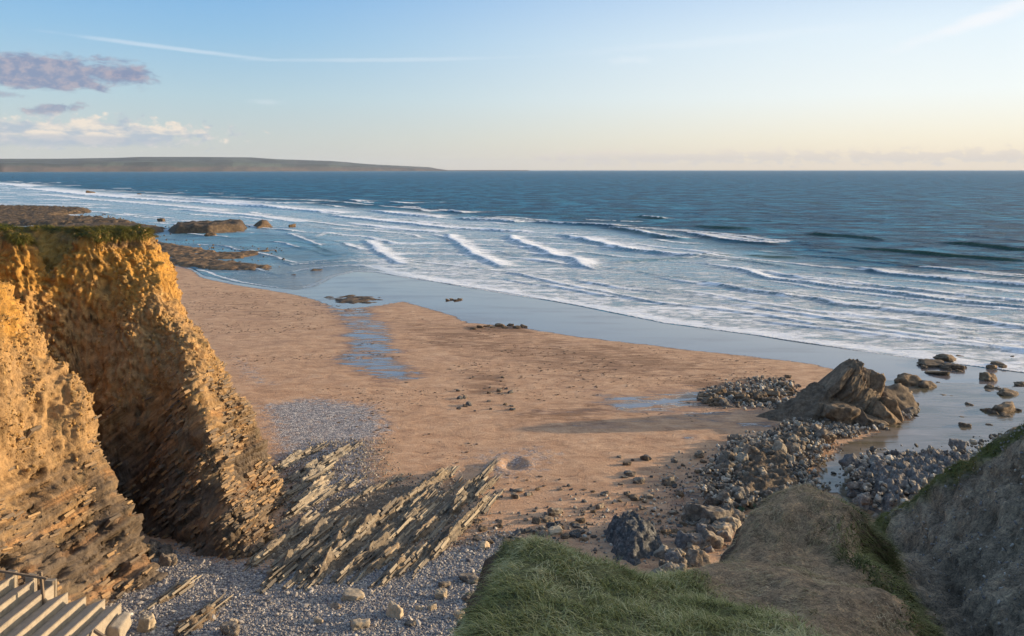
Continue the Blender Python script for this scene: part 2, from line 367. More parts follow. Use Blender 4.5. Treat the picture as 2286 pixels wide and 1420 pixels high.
def m_wood():
    m, t, b, pos = material('grey_timber')
    n = t.noise(t.scale(pos, (3, 3, 20)), 3, 5, 0.6)
    t.put(b.inputs['Base Color'], t.ramp(n, [(0.3, (0.13, 0.09, 0.06)), (0.7, (0.28, 0.21, 0.14))])); b.inputs['Roughness'].default_value = 0.85
    bump(t, b, n, 0.01); return m
M_wood = m_wood()
def m_blade(name, a, b_, c_):
    m, t, b, pos = material(name)
    r = t.node('ShaderNodeAttribute', attribute_name='tint', attribute_type='INSTANCER').outputs['Fac']
    n = t.noise(pos, 0.5, 5, 0.65); x = t.m('ADD', t.m('MULTIPLY', n, 0.75), t.m('MULTIPLY', r, 0.45))
    t.put(b.inputs['Base Color'], t.ramp(x, [(0.42, a), (0.6, b_), (0.85, c_)])); b.inputs['Roughness'].default_value = 0.7
    b.inputs['Specular IOR Level'].default_value = 0.25
    return m
M_grass = m_blade('green_grass', (0.08, 0.08, 0.018), (0.27, 0.255, 0.07), (0.60, 0.50, 0.25))
M_hay = m_blade('dry_grass', (0.13, 0.11, 0.04), (0.42, 0.31, 0.155), (0.72, 0.52, 0.31))
M_topgrass = m_blade('cliff_top_grass', (0.03, 0.05, 0.010), (0.12, 0.115, 0.02), (0.26, 0.19, 0.05))
def m_pebble():
    m, t, b, pos = material('beach_pebbles')
    r = t.node('ShaderNodeAttribute', attribute_name='tint', attribute_type='INSTANCER').outputs['Fac']
    t.put(b.inputs['Base Color'], t.ramp(r, [(0.0, (0.13, 0.12, 0.12)), (0.35, (0.235, 0.21, 0.195)), (0.65, (0.33, 0.29, 0.25)), (0.9, (0.43, 0.37, 0.30)), (1.0, (0.60, 0.54, 0.46))]))
    b.inputs['Roughness'].default_value = 0.75; return m
M_peb = m_pebble()
def m_inst(name, stops):
    m, t, b, pos = material(name)
    r = t.node('ShaderNodeAttribute', attribute_name='tint', attribute_type='INSTANCER').outputs['Fac']
    n = t.noise(pos, 6, 5, 0.7)
    t.put(b.inputs['Base Color'], t.ramp(t.m('ADD', t.m('MULTIPLY', r, 0.7), t.m('MULTIPLY', n, 0.35)), stops)); b.inputs['Roughness'].default_value = 0.9
    bump(t, b, n, 0.05); return m
M_chip = m_inst('rubble_stone', [(0.1, (0.05, 0.043, 0.037)), (0.42, (0.18, 0.15, 0.12)), (0.7, (0.40, 0.34, 0.26)), (1.0, (0.72, 0.64, 0.53))])
M_block = m_inst('cliff_block_rock', [(0.1, (0.08, 0.062, 0.045)), (0.5, (0.19, 0.135, 0.085)), (0.8, (0.33, 0.20, 0.09)), (1.0, (0.44, 0.30, 0.15))])
M_clod = m_inst('earth_clod', [(0.1, (0.16, 0.095, 0.03)), (0.5, (0.36, 0.20, 0.06)), (1.0, (0.54, 0.34, 0.13))])
M_slab = m_inst('thin_slab_rock', [(0.1, (0.06, 0.055, 0.05)), (0.5, (0.19, 0.155, 0.115)), (1.0, (0.42, 0.34, 0.23))])
M_reefchip = m_inst('reef_stone', [(0.1, (0.03, 0.022, 0.015)), (0.5, (0.12, 0.08, 0.045)), (1.0, (0.32, 0.21, 0.11))])
M_weed = m_inst('dark_weed', [(0.1, (0.07, 0.042, 0.025)), (1.0, (0.22, 0.14, 0.08))])
def m_hill():
    m, t, b, pos = material('haze_tinted_hillside')
    n = t.noise(t.scale(pos, (1, 1, 2)), 0.004, 6, 0.6); v = t.vor(t.scale(pos, (1, 0.4, 1)), 0.0045, 'F1', 1)
    sv = t.node('ShaderNodeSeparateColor'); t.put(sv.inputs[0], v)
    fld = t.ramp(sv.outputs[0], [(0.0, (0.008, 0.020, 0.028)), (0.5, (0.015, 0.032, 0.038)), (1.0, (0.045, 0.065, 0.060))])  # field colours shifted to blue, painting extra distance haze into the surface
    sx = t.node('ShaderNodeSeparateXYZ'); t.put(sx.inputs[0], pos)
    cl = t.ramp(n, [(0.35, (0.018, 0.022, 0.032)), (0.6, (0.06, 0.047, 0.048))])  # cliff colours blued the same way, haze painted in
    hi = t.ss(t.m('ADD', sx.outputs[2], t.m('MULTIPLY', t.m('SUBTRACT', n, 0.5), 120)), 45, 95)
    t.put(b.inputs['Base Color'], t.mix(hi, cl, fld)); b.inputs['Roughness'].default_value = 0.95
    bump(t, b, n, 30); return m
M_hill = m_hill()

# ------------------------------------------------------------------ beach sheet
SANDEDGE_PX = [(300, 568), (430, 600), (452, 618), (520, 632), (600, 645), (655, 655), (700, 668), (760, 692), (850, 683), (900, 674), (960, 690), (1010, 705),
               (1045, 722), (1150, 731), (1290, 752), (1430, 768), (1560, 783), (1700, 797), (1820, 812), (1900, 835)]
def build_beach():
    vs = np.concatenate([np.linspace(487, 640, 120), np.linspace(641, 1100, 300), np.linspace(1102, 1700, 230), np.linspace(1800, 4200, 30)])
    s = np.concatenate([np.linspace(-2.2, -0.72, 40)[:-1], np.linspace(-0.72, 0.72, 420), np.linspace(0.72, 2.0, 35)[1:]])
    Yv = F*HC/(vs-V0)
    X = Yv[:, None]*s[None]; Y = np.repeat(Yv[:, None], len(s), 1)
    Z = ground(X, Y)
    near = smooth(1/np.maximum(Y, 1), 1/260, 1/90)
    Z = Z+near*smooth(Z, 0.25, 0.7)*(0.10*fbm(X, Y, 0*X, 0.09, 3)+0.045*fbm(X, Y, 0*X, 0.6, 4))
    # shallow dug pit on the open sand
    px, py, _ = G(1146, 1036); r = np.hypot((X-px)/1.0, (Y-py)/1.3)
    Z = Z-0.45*np.exp(-(r/0.75)**2)+0.08*np.exp(-((r-1.35)/0.42)**2)
    Wt = np.zeros(X.shape)
    edge = [flat(*p, 0.3) for p in SANDEDGE_PX]
    d, sd_, al = polydist(X, Y, edge)
    poly = edge+[flat(2300, 840, 0.2)]+SEA_LINE[::-1]
    wetz = sdf(X, Y, edge+[flat(1960, 870, 0.3), flat(2600, 900, .2)]+SEA_LINE[::-1])
    Wt = 1.3*smooth(wetz, -1.5, 1.5)
    def pool(px_pts, w, val=1.0):
        pts = [flat(a, b_, 0.6) for a, b_ in px_pts]; return val*smooth(sdf(X, Y, pts), -w, w)
    Wt = np.maximum(Wt, pool([(1330, 880), (1450, 868), (1560, 866), (1660, 880), (1740, 905), (1720, 925), (1600, 915), (1480, 925), (1400, 930), (1340, 905)], 6.0, 0.70))
    Wt = np.maximum(Wt, pool([(1640, 940), (1730, 938), (1750, 950), (1640, 955)], 1.5, 0.72))
    Wt = np.maximum(Wt, pool([(1515, 972), (1560, 970), (1560, 984), (1520, 984)], 0.8, 0.6))
    st = [flat(a, b_, 0.5) for a, b_ in [(760, 670), (790, 700), (820, 735), (830, 770), (815, 800), (880, 838)]]
    ds, _, _ = polydist(X, Y, st); Wt = np.maximum(Wt, 0.60*smooth(-ds, -7.5, -1.0))
    damp = pool([(1100, 925), (1300, 890), (1750, 850), (1830, 900), (1790, 975), (1500, 975), (1250, 975)], 8, 0.36)
    Wt = np.maximum(Wt, damp)
    Wt = np.maximum(Wt, pool([(1250, 1120), (1500, 1040), (1720, 1000), (1720, 1200), (1560, 1300), (1330, 1260), (1300, 1180)], 4, 0.36))
    Wt = np.maximum(Wt, pool([(340, 520), (560, 540), (740, 600), (560, 620), (400, 600), (330, 570)], 8, 0.50))
    Wt = np.maximum(Wt, pool([(640, 650), (860, 640), (900, 680), (800, 700), (700, 690)], 8, 0.52))
    Pb = np.zeros(X.shape)
    for pts, w, val in (([(-200, 1330), (330, 1230), (700, 1290), (930, 1250), (1110, 1200), (1150, 1240), (1300, 1500), (-200, 1700)], 2.5, 1.0),
                        ([(490, 780), (560, 800), (640, 860), (560, 870), (520, 830)], 6, 0.62),
                        ([(560, 900), (700, 880), (860, 900), (900, 960), (820, 1010), (600, 1060)], 4, 0.66),
                        ([(600, 1000), (860, 960), (860, 1080), (760, 1160), (640, 1200)], 3, 0.62),
                        ([(980, 1010), (1200, 980), (1300, 1010), (1240, 1070), (1080, 1090)], 3, 0.45),
                        ([(1640, 960), (1840, 940), (1860, 1050), (1700, 1080), (1500, 1060)], 3, 0.5)):
        Pb = np.maximum(Pb, val*smooth(sdf(X, Y, [flat(a, b_, 0.7) for a, b_ in pts]), -w, w))
    Wd = np.full(X.shape, 0.22)
    for pts, w, val in (([(820, 690), (1200, 740), (1700, 800), (1780, 850), (1300, 860), (900, 780)], 10, 0.50),
                        ([(380, 620), (640, 650), (720, 720), (500, 730), (420, 690)], 12, 0.38),
                        ([(1010, 820), (1140, 830), (1140, 880), (1040, 890)], 4, 0.62),
                        ([(1100, 905), (1400, 890), (1500, 950), (1100, 970)], 4, 0.45),
                        ([(1030, 725), (1190, 725), (1190, 742), (1040, 742)], 3, 0.75),
                        ([(1480, 850), (1760, 835), (1760, 900), (1600, 880)], 3, 0.7)):
        Wd = np.maximum(Wd, val*smooth(sdf(X, Y, [flat(a, b_, 0.5) for a, b_ in pts]), -w, w))
    me = mk('beach', np.stack([X, Y, Z], -1).reshape(-1, 3), gridfaces(*X.shape))
    fattr(me, 'wet', Wt); fattr(me, 'pebbly', Pb); fattr(me, 'weed', Wd)
    tag(link('beach', me, M_beach), 'wide sandy beach with damp streaks and a pebbly foreshore', kind='structure')
build_beach()

# ------------------------------------------------------------------ sea sheet with breaking waves
#   crest lines listed from the photograph's left to right; amp = height, trail = length of the foam behind
WAVES = [
 ([(650, 645), (705, 640), (745, 618), (790, 606), (850, 609), (950, 630)], 0.04, 4, 0.8, 0),
 ([(430, 597), (456, 613), (520, 627), (600, 639), (660, 645)], 0.05, 1.6, 0.9, 0),
 ([(765, 582), (840, 603), (950, 626), (1120, 652), (1295, 683), (1486, 722), (1696, 750), (1906, 782), (2060, 803), (2286, 832), (2600, 870)], 0.08, 9, 0.85, 0),
 ([(1032, 604), (1155, 613), (1277, 640), (1486, 677), (1573, 687), (1710, 702), (1836, 727), (1941, 736), (2081, 757), (2286, 783), (2600, 820)], 0.42, 7, 0.66, .2),
 ([(1531, 624), (1643, 646), (1783, 664), (1836, 678), (1976, 694), (2116, 708), (2286, 732), (2600, 770)], 0.6, 9, 0.62, .5),
 ([(1549, 594), (1643, 599), (1731, 620), (1871, 641), (2046, 664), (2151, 673), (2286, 688), (2600, 720)], 0.8, 12, 0.72, .3),
 ([(1902, 594), (1976, 611), (2081, 622), (2168, 629), (2286, 640), (2500, 655)], 1.0, 14, 0.85, .3),
 ([(1127, 524), (1172, 548), (1225, 571), (1274, 580), (1295, 594), (1358, 604)], 0.9, 13, 0.92, 0),
 ([(987, 520), (1036, 559), (1102, 587), (1113, 597), (1155, 601)], 0.7, 10, 0.90, 0),
 ([(815, 534), (833, 559), (892, 587), (940, 594)], 0.5, 9, 0.85, 0),
 ([(1239, 524), (1365, 548), (1400, 559), (1500, 570), (1600, 574)], 1.1, 16, 0.85, .3),
 ([(1538, 520), (1608, 536), (1661, 541), (1740, 546)], 1.1, 14, 0.85, .4),
 ([(2063, 540), (2151, 546), (2286, 560), (2450, 570)], 1.5, 5, 0.0, 1),
 ([(1871, 550), (1976, 560), (2116, 573), (2256, 582), (2400, 590)], 1.2, 5, 0.1, 1),
 ([(1760, 521), (1906, 531), (2000, 540)], 1.3, 5, 0.0, .9),
 ([(1179, 496), (1330, 504), (1400, 508)], 1.2, 18, 0.8, .2),
 ([(1358, 508), (1417, 518), (1470, 531), (1530, 537)], 1.4, 18, 0.75, .6),
 ([(1015, 489), (1095, 493), (1160, 498)], 1.4, 22, 0.85, .3),
 ([(1000, 472), (1040, 476)], 1.4, 22, 0.9, .3),
 ([(826, 471), (910, 482), (980, 486)], 1.0, 28, 0.8, .1),
 ([(724, 480), (840, 493), (1000, 510), (1120, 516), (1225, 521)], 0.8, 24, 0.8, .1),
 ([(775, 500), (920, 515), (1000, 521)], 0.5, 18, 0.75, 0),
 ([(855, 452), (905, 455)], 1.2, 26, 0.8, .2), ([(770, 447), (800, 450)], 1.2, 26, 0.8, .2),
 ([(1420, 484), (1460, 488), (1490, 490)], 1.4, 10, 0.5, .8), ([(1540, 505), (1600, 510), (1700, 514)], 1.3, 6, 0.05, .9),
 ([(-200, 402), (0, 412), (60, 418)], 1.0, 90, 0.8, 0), ([(40, 420), (190, 436), (330, 440)], 1.0, 70, 0.8, 0),
 ([(190, 436), (320, 446), (480, 456), (640, 466)], 1.0, 55, 0.75, 0), ([(250, 432), (420, 446), (560, 452), (730, 458)], 1.0, 50, 0.6, 0),
 ([(430, 446), (600, 464), (720, 474), (800, 480)], 0.9, 40, 0.8, 0), ([(60, 432), (200, 446), (350, 458), (560, 478)], 0.5, 45, 0.65, 0),
 ([(400, 468), (560, 482), (680, 500)], 0.4, 30, 0.7, 0), ([(640, 520), (700, 545), (720, 552)], 0.3, 8, 0.7, 0), ([(690, 530), (740, 520)], .3, 8, .6, 0),
 ([(1360, 590), (1560, 572), (1800, 600)], 0.4, 4, 0.2, .5), ([(1100, 560), (1250, 590)], 0.2, 4, 0.2, .2),
 ([(1900, 716), (2060, 736), (2200, 750)], 0.3, 4, 0.25, .4), ([(1300, 630), (1450, 645), (1600, 668)], 0.2, 4, 0.2, .2),
 ([(1640, 570), (1800, 578)], 0.5, 5, 0.1, .9), ([(1550, 568), (1640, 574)], .5, 5, .1, .9),
]
def build_sea():
    vs = np.concatenate([V0+np.array([1.3, 1.5, 2, 2.6, 3.3, 4, 5, 6]), np.linspace(V0+7, 620, 300), np.linspace(621, 860, 200), np.linspace(866, 1150, 30)])
    s = np.concatenate([np.linspace(-3.0, -0.72, 50)[:-1], np.linspace(-0.72, 0.72, 600), np.linspace(0.72, 3.0, 50)[1:]])
    Yv = F*HC/(vs-V0); X = Yv[:, None]*s[None]; Y = np.repeat(Yv[:, None], len(s), 1)
    # keep the foam texture the same whatever side it is seen from: everything below is in metres on the sheet
    wx = X+4.5*fbm(X, Y, 0*X, 0.022, 3); wy = Y+4.0*fbm(X, Y, 0*X+7, 0.03, 3)*smooth(1/Y, 1/600, 1/200)
    Z = np.zeros(X.shape); foam = np.zeros(X.shape); green = np.zeros(X.shape)
    amp = smooth(1/Y, 1/1400, 1/350)
    Z += 0.45*amp*fbm(X*0.4, Y, 0*X, 0.11, 4)*smooth(-ground(X, Y), 0.3, 2)
    fn = 0.5+0.5*fbm(X, Y, 0*X+3, 0.05, 3)
    for pts, a, trail, fo, gr in WAVES:
        P = [flat(*p) for p in pts]
        m = (Y > min(p[1] for p in P)-12-trail*2) & (Y < max(p[1] for p in P)+12+trail*4) & (X > min(p[0] for p in P)-40) & (X < max(p[0] for p in P)+40)
        if not m.any(): continue
        x, y = wx[m], wy[m]
        d, sg, al = polydist(x, y, P); d = d*sg                      # positive on the seaward side
        fade = smooth(al, 0, 0.25 if gr > .6 else 0.10)*smooth(1-al, 0, 0.25 if gr > .6 else 0.10)*(np.abs(d) < 1e9)
        ends = np.where((al <= 0) | (al >= 1), 0, 1); fade = fade*ends
        sc = max(1.0, P[len(P)//2][1]/160)
        a = a*0.38*min(1.8, sc)+a*0.28
        front = 0.65*sc; back = 2.6*sc; a = a*0.8
        prof = np.where(d < 0, np.exp(-(d/front)**2), np.exp(-(d/back)**2))
        Z[m] += a*prof*fade
        tr = trail*(0.5+fn[m]); f = min(1.1, fo*1.3)*np.where(d < -0.1*sc, np.exp(-((d+0.1*sc)/(0.35*sc))**2)*0.5, np.exp(-np.maximum(d, 0)/tr))
        foam[m] = np.maximum(foam[m], f*fade*0.95)
        green[m] = np.maximum(green[m], gr*fade*np.exp(-((d+0.5*sc)/(1.6*sc))**2))
    hand = (foam > 0.15)*1.0
    dsh, _, _ = polydist(X, Y, SEA_LINE); dsh = np.where(ground(X, Y) < 0, dsh, 0)
    for spc, sd0, k0 in ((13.0, 0.0, 0.80), (21.0, 40.0, 0.72)):
        dl = smooth(Y, 150, 900); sp_ = spc*(1+2.0*dl)
        ph = (dsh+9*fbm(X, Y, 0*X+sd0, 0.011, 3)+2.2*fbm(X, Y, 0*X+sd0, 0.06, 2))/sp_; fr = ph-np.floor(ph); row = np.floor(ph)
        on = smooth(fbm(X*0.8+row*31.7, Y*0.8+row*12.3, row+sd0, 0.018, 2), -0.14, 0.06)*smooth(fr, 0, 0.02)
        live = on*smooth(dsh, 5, 12)
        foam = np.maximum(foam, live*k0*np.exp(-fr*3.0)*1.2); Z += live*0.22*(1+dl)*np.exp(-(fr*sp_/2.2)**2); Z += live*0.18*np.exp(-((1-fr)*sp_/0.8)**2)
        swf = smooth(fr, 0.88, 1.0)*live; green = np.maximum(green, 0.45*swf)
    surfgate = None
    outer = [flat(*p) for p in [(-900, 380+14), (-200, 398), (0, 404), (300, 428), (700, 452), (1100, 480), (1400, 505), (1540, 518), (1800, 556), (2000, 590), (2286, 610), (3000, 640)]]
    dS = sdf(X, Y, outer+SEA_LINE[::-1])
    dShore, _, _ = polydist(X, Y, SEA_LINE)
    do_, _, _ = polydist(X, Y, outer); surf = smooth(do_, 0, 45)*0.9*(dS > 0)
    foam = np.where(surf > 0.05, foam, foam_hand) if False else foam
    foam = np.maximum(foam*np.maximum(smooth(surf, 0.0, 0.3), hand), surf*(0.53+0.15*smooth(-dShore, -60, -6)))
    leftm = smooth(-X/Y, 0.1, 0.3); foam = foam-0.10*leftm*smooth(foam, 0.75, 0.5)
    calm = smooth(sdf(X, Y, [flat(*p) for p in [(300, 505), (560, 515), (700, 530), (770, 560), (800, 606), (700, 660), (430, 640), (300, 600)]]), -8, 8); foam = foam-0.30*calm*(foam < 0.75); surf = surf*(1-0.45*calm)
    me = mk('sea', np.stack([X, Y, Z], -1).reshape(-1, 3), gridfaces(*X.shape))
    fattr(me, 'foam', foam); fattr(me, 'shallow', smooth(sdf(X, Y, [flat(*p) for p in [(560, 600), (700, 575), (800, 590), (860, 615), (780, 660), (640, 670)]]), -14, 10)*smooth(-dsh, -40, -2)); fattr(me, 'green', green); fattr(me, 'surf', np.maximum(0, surf))
    tag(link('sea', me, M_sea), 'blue sea with rows of white breaking waves', kind='structure')
build_sea()

def sheet(name, px, z, mat, label, res=0.6, wob=1.0):
    P = [flat(a, b_, z) for a, b_ in px]; xs = [p[0] for p in P]; ys = [p[1] for p in P]
    gx = np.arange(min(xs)-1, max(xs)+1, res); gy = np.arange(min(ys)-1, max(ys)+1, res); X, Y = np.meshgrid(gx, gy)
    d = sdf(X+wob*fbm(X, Y, 0*X, 0.35, 3), Y+wob*fbm(X, Y, 0*X+4, 0.35, 3), P)
    Z = np.full(X.shape, z)
    fc = gridfaces(*X.shape); keep = (d.ravel()[fc] > 0).all(1)
    V, fc = compact(np.stack([X, Y, Z], -1).reshape(-1, 3), fc, keep)
    return tag(link(name, mk(name, V, fc), mat), label, kind='structure')
sheet('tidal_pool', [(1962, 845), (2286, 862), (2900, 900), (2900, 1200), (2200, 1180), (1900, 1120), (1815, 1085), (1818, 1040), (1850, 1000), (1945, 962), (2040, 925), (1990, 880)],
      0.66, M_pool, 'calm shallow pool between the outcrop and the right slope')

# ------------------------------------------------------------------ left cliff
def build_cliff():
    C = [W(345, 590, 60.5), W(400, 690, 60), W(480, 790, 59.5), W(540, 890, 59.5), W(600, 1000, 60), W(640, 1100, 61.5),
         W(318, 535, 61), W(200, 528, 59.6), W(60, 524, 58.6), W(-150, 515, 56),
         W(400, 800, 56.6), W(430, 880, 55), W(440, 1000, 53), W(480, 1100, 51.6), W(512, 1180, 50.6), W(535, 1262, 49.6),
         W(500, 950, 56.5), W(540, 1060, 56), W(590, 1150, 55), W(620, 1230, 51.6), W(630, 1308, 48.0), W(690, 1312, 47.8),
         W(330, 1232, 52.3), W(400, 1253, 51.4), W(470, 1275, 50.0), W(330, 1150, 54.2), W(400, 1120, 53.0), W(380, 1000, 54.7), W(300, 1000, 56.5), W(300, 900, 56.8), W(360, 880, 56.4),
         W(200, 850, 57.4), W(100, 720, 59.6), W(250, 720, 57.6), W(340, 740, 57.8), W(60, 650, 60.6), W(130, 650, 60.6), W(200, 600, 58.2), W(300, 600, 59.4), W(0, 570, 57.0), W(150, 560, 58.6),
         # near spur: ridge, lit face, base
         W(-60, 600, 50), W(0, 655, 50), W(90, 765, 50), W(180, 855, 49.8), W(205, 905, 49.6), W(235, 1030, 49.4), W(300, 1150, 49.2), W(325, 1215, 49.2), W(378, 1292, 48.6),
         W(0, 800, 46), W(60, 900, 46.5), W(100, 1000, 46.3), W(150, 1100, 46.4), W(-60, 900, 43), W(0, 1000, 44), W(200, 1200, 46.2), W(90, 1180, 44.4), W(250, 1300, 45.8), W(280, 1385, 43.9), W(200, 1390, 42.8),
         W(0, 1180, 41.8), W(40, 1240, 41.6), W(140, 1310, 42.3),
         (-25.0, 51.6, 0.2), (-26.0, 52.6, 0.9), (-28.2, 53.0, 4.5), (-31, 53.6, 8.0), (-35, 55, 11.5), (-40, 56.5, 15), (-46, 57, 18.5),
         # plateau and the hidden far side
         (-30.5, 63.5, 20.7), (-36, 65, 20.3), (-42, 63, 20.4), (-50, 70, 18), (-60, 62, 20.5), (-60, 80, 16), (-46, 78, 15), (-52, 50, 20.6), (-44, 46, 20.4), (-44, 52, 20.2), (-60, 45, 22), (-40, 42, 20.4), (-38, 38, 19.5), (-52, 34, 22), (-60, 30, 22),
         (-24, 66, 5), (-19.5, 66, 0), (-26, 70, 3), (-23, 73, -1), (-30, 75, 4), (-31, 80, -1), (-40, 86, 3), (-41, 91, -1), (-56, 94, 4), (-60, 100, -1), (-32, 71, 12), (-42, 79, 15), (-29, 66.5, 15),
         (-16, 58, 0.3), (-14.2, 54, 0), (-12.2, 50.5, 0), (-9, 50, -1), (-9, 58, -1), (-14, 66, -1), (-14, 46, -1), (-18, 46.5, -0.6), (-19, 42, -1), (-20.3, 50.5, -0.3), (-24, 38, 0.3), (-30, 35, 8), (-34, 32, 14), (-26, 34, 3), (-22, 32, -1), (-16, 38, -1)]
    f = tps(C)
    r = 0.085
    gy = np.concatenate([np.arange(31, 39, 0.25), np.arange(39, 55.4, r), np.arange(55.4, 62, 0.032), np.arange(62, 64, r), np.arange(64, 100, 0.35)])
    gx = np.concatenate([np.arange(-58, -36, 0.25), np.arange(-36, -8, r)])
    X, Y = np.meshgrid(gx, gy); Z = f(X, Y)
    # vertical soil lip just below the turf
    top = 20.25+0.25*fbm(X, Y, 0*X, 0.35, 3)
    lip = smooth(Z, top-0.9+0.3*fbm(X, Y, 0*X+2, 0.8, 3), top-0.4); Z = np.where(Z > top-1.3, Z*(1-lip)+np.maximum(Z, top)*lip, Z)
    Z = np.minimum(Z, top+0.12-3.5*smooth(Y, 64, 78))
    N = gridnormals(X, Y, Z); base_z = Z.copy()
    b = X*BN[0]+Y*BN[1]+Z*BN[2]; s = X*ST[0]+Y*ST[1]; pz = X*PR[0]+Y*PR[1]
    b = b+0.35*fbm(X, Y, Z, 0.22, 3)
    steep = smooth(N[..., 2], 0.93, 0.75)
    wl = smooth(Z+2.2*fbm(X, Y, Z, 0.25, 3)-0.3*(X+22), 12.5, 8.0)          # 1 where bare bedded rock shows
    D = 0.85*fbm(X, Y, Z, 0.20, 3)+0.35*fbm(X, Y, Z, 0.6, 3)
    bil = lambda q, a=0: 1.6*np.abs(perlin(X*q+a, Y*q, Z*q))
    # rills running down the earthy part
    al = X*0.5-Y*0.85
    D += (1-wl)*(0.25*fbm(X*1.0, Y*1.0, Z*0.6, 0.9, 3)+0.22*np.abs(fbm(X, Y, Z, 1.3, 3))*1.6+0.10*fbm(X, Y, Z, 3.0, 2)+0.16*bil(0.9)+0.20*bil(1.7, 4)+0.20*bil(3.1, 9)+0.30*fbm(X, Y, Z, 2.6, 4, 0.7)-0.3)
    # beds of unequal thickness, then blocks fallen out of them
    th = 0.42; k = np.floor(b/th+0.35*np.sin(b*0.7)); fr = b/th+0.35*np.sin(b*0.7)-k
    hb = hash1(k); cell = np.floor(s/(0.6+0.9*hb)+7*hb); cell2 = np.floor(pz/0.8+5*hash1(k, 2.0))
    hc = hash1(k, cell); hd = hash1(k*1.7, cell2+0.3, cell)
    kk2 = np.floor(b/0.16); hb2 = hash1(kk2, 3.0); hbig = hash1(np.floor(b/1.1), 8.0)
    D += wl*(0.34*(hb-0.5)+0.16*(hb2-0.5)+0.35*(hbig-0.5)-0.12*smooth(np.abs(fr-0.5), 0.38, 0.5)+0.22*(hc-0.5))
    D -= wl*np.where(hd > 0.72, 0.28+0.35*hash1(hd), 0)*smooth(fbm(X, Y, Z, 0.30, 2), -0.05, 0.05)
    D += 0.08*bil(2.3, 3)+0.10*fbm(X+9, Y, Z, 3.3, 3, 0.7)
    D += 0.06*fbm(X, Y, Z, 4.0, 2)
    D *= 0.15+0.85*steep
    P = np.stack([X, Y, Z], -1)+N*D[..., None]
    zz = P[..., 2]
    c = np.zeros(X.shape+(3,))
    ochre = np.array([0.43, 0.225, 0.050]); tan = np.array([0.36, 0.225, 0.105]); rock = np.array([0.17, 0.125, 0.085]); dark = np.array([0.10, 0.085, 0.075]); rust = np.array([0.52, 0.25, 0.09])
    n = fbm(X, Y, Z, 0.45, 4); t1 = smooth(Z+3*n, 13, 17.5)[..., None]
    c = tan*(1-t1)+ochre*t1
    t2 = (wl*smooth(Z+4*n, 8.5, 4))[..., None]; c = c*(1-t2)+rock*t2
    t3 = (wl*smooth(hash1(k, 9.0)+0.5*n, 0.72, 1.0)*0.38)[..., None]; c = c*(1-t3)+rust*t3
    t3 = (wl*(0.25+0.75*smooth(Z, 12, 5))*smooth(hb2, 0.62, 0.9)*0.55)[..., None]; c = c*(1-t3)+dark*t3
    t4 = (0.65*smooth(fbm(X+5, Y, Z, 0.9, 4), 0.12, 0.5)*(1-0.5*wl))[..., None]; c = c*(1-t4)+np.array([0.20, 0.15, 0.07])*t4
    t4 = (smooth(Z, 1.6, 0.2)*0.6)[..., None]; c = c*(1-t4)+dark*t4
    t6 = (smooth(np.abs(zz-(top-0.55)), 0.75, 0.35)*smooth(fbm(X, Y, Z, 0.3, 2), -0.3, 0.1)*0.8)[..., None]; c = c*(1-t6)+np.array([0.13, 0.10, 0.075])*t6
    t5 = smooth(N[..., 2]*1.0+0.0*n, 0.80, 0.95)[..., None]*smooth(Z, 19.2, 19.8)[..., None]; c = c*(1-t5)+np.array([0.10, 0.10, 0.03])*t5
    fc = gridfaces(*X.shape); keep = (zz.ravel()[fc] > -0.6).any(1)
    V, fc, c_, wl_ = compact(P.reshape(-1, 3), fc, keep, c.reshape(-1, 3), wl.reshape(-1))
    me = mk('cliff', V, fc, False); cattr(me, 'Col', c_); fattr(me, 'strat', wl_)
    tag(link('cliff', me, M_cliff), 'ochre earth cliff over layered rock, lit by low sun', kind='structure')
    return X, Y, P, N, wl, s, b
CX, CY, CP, CN, Cwl, Cs, Cb = build_cliff()

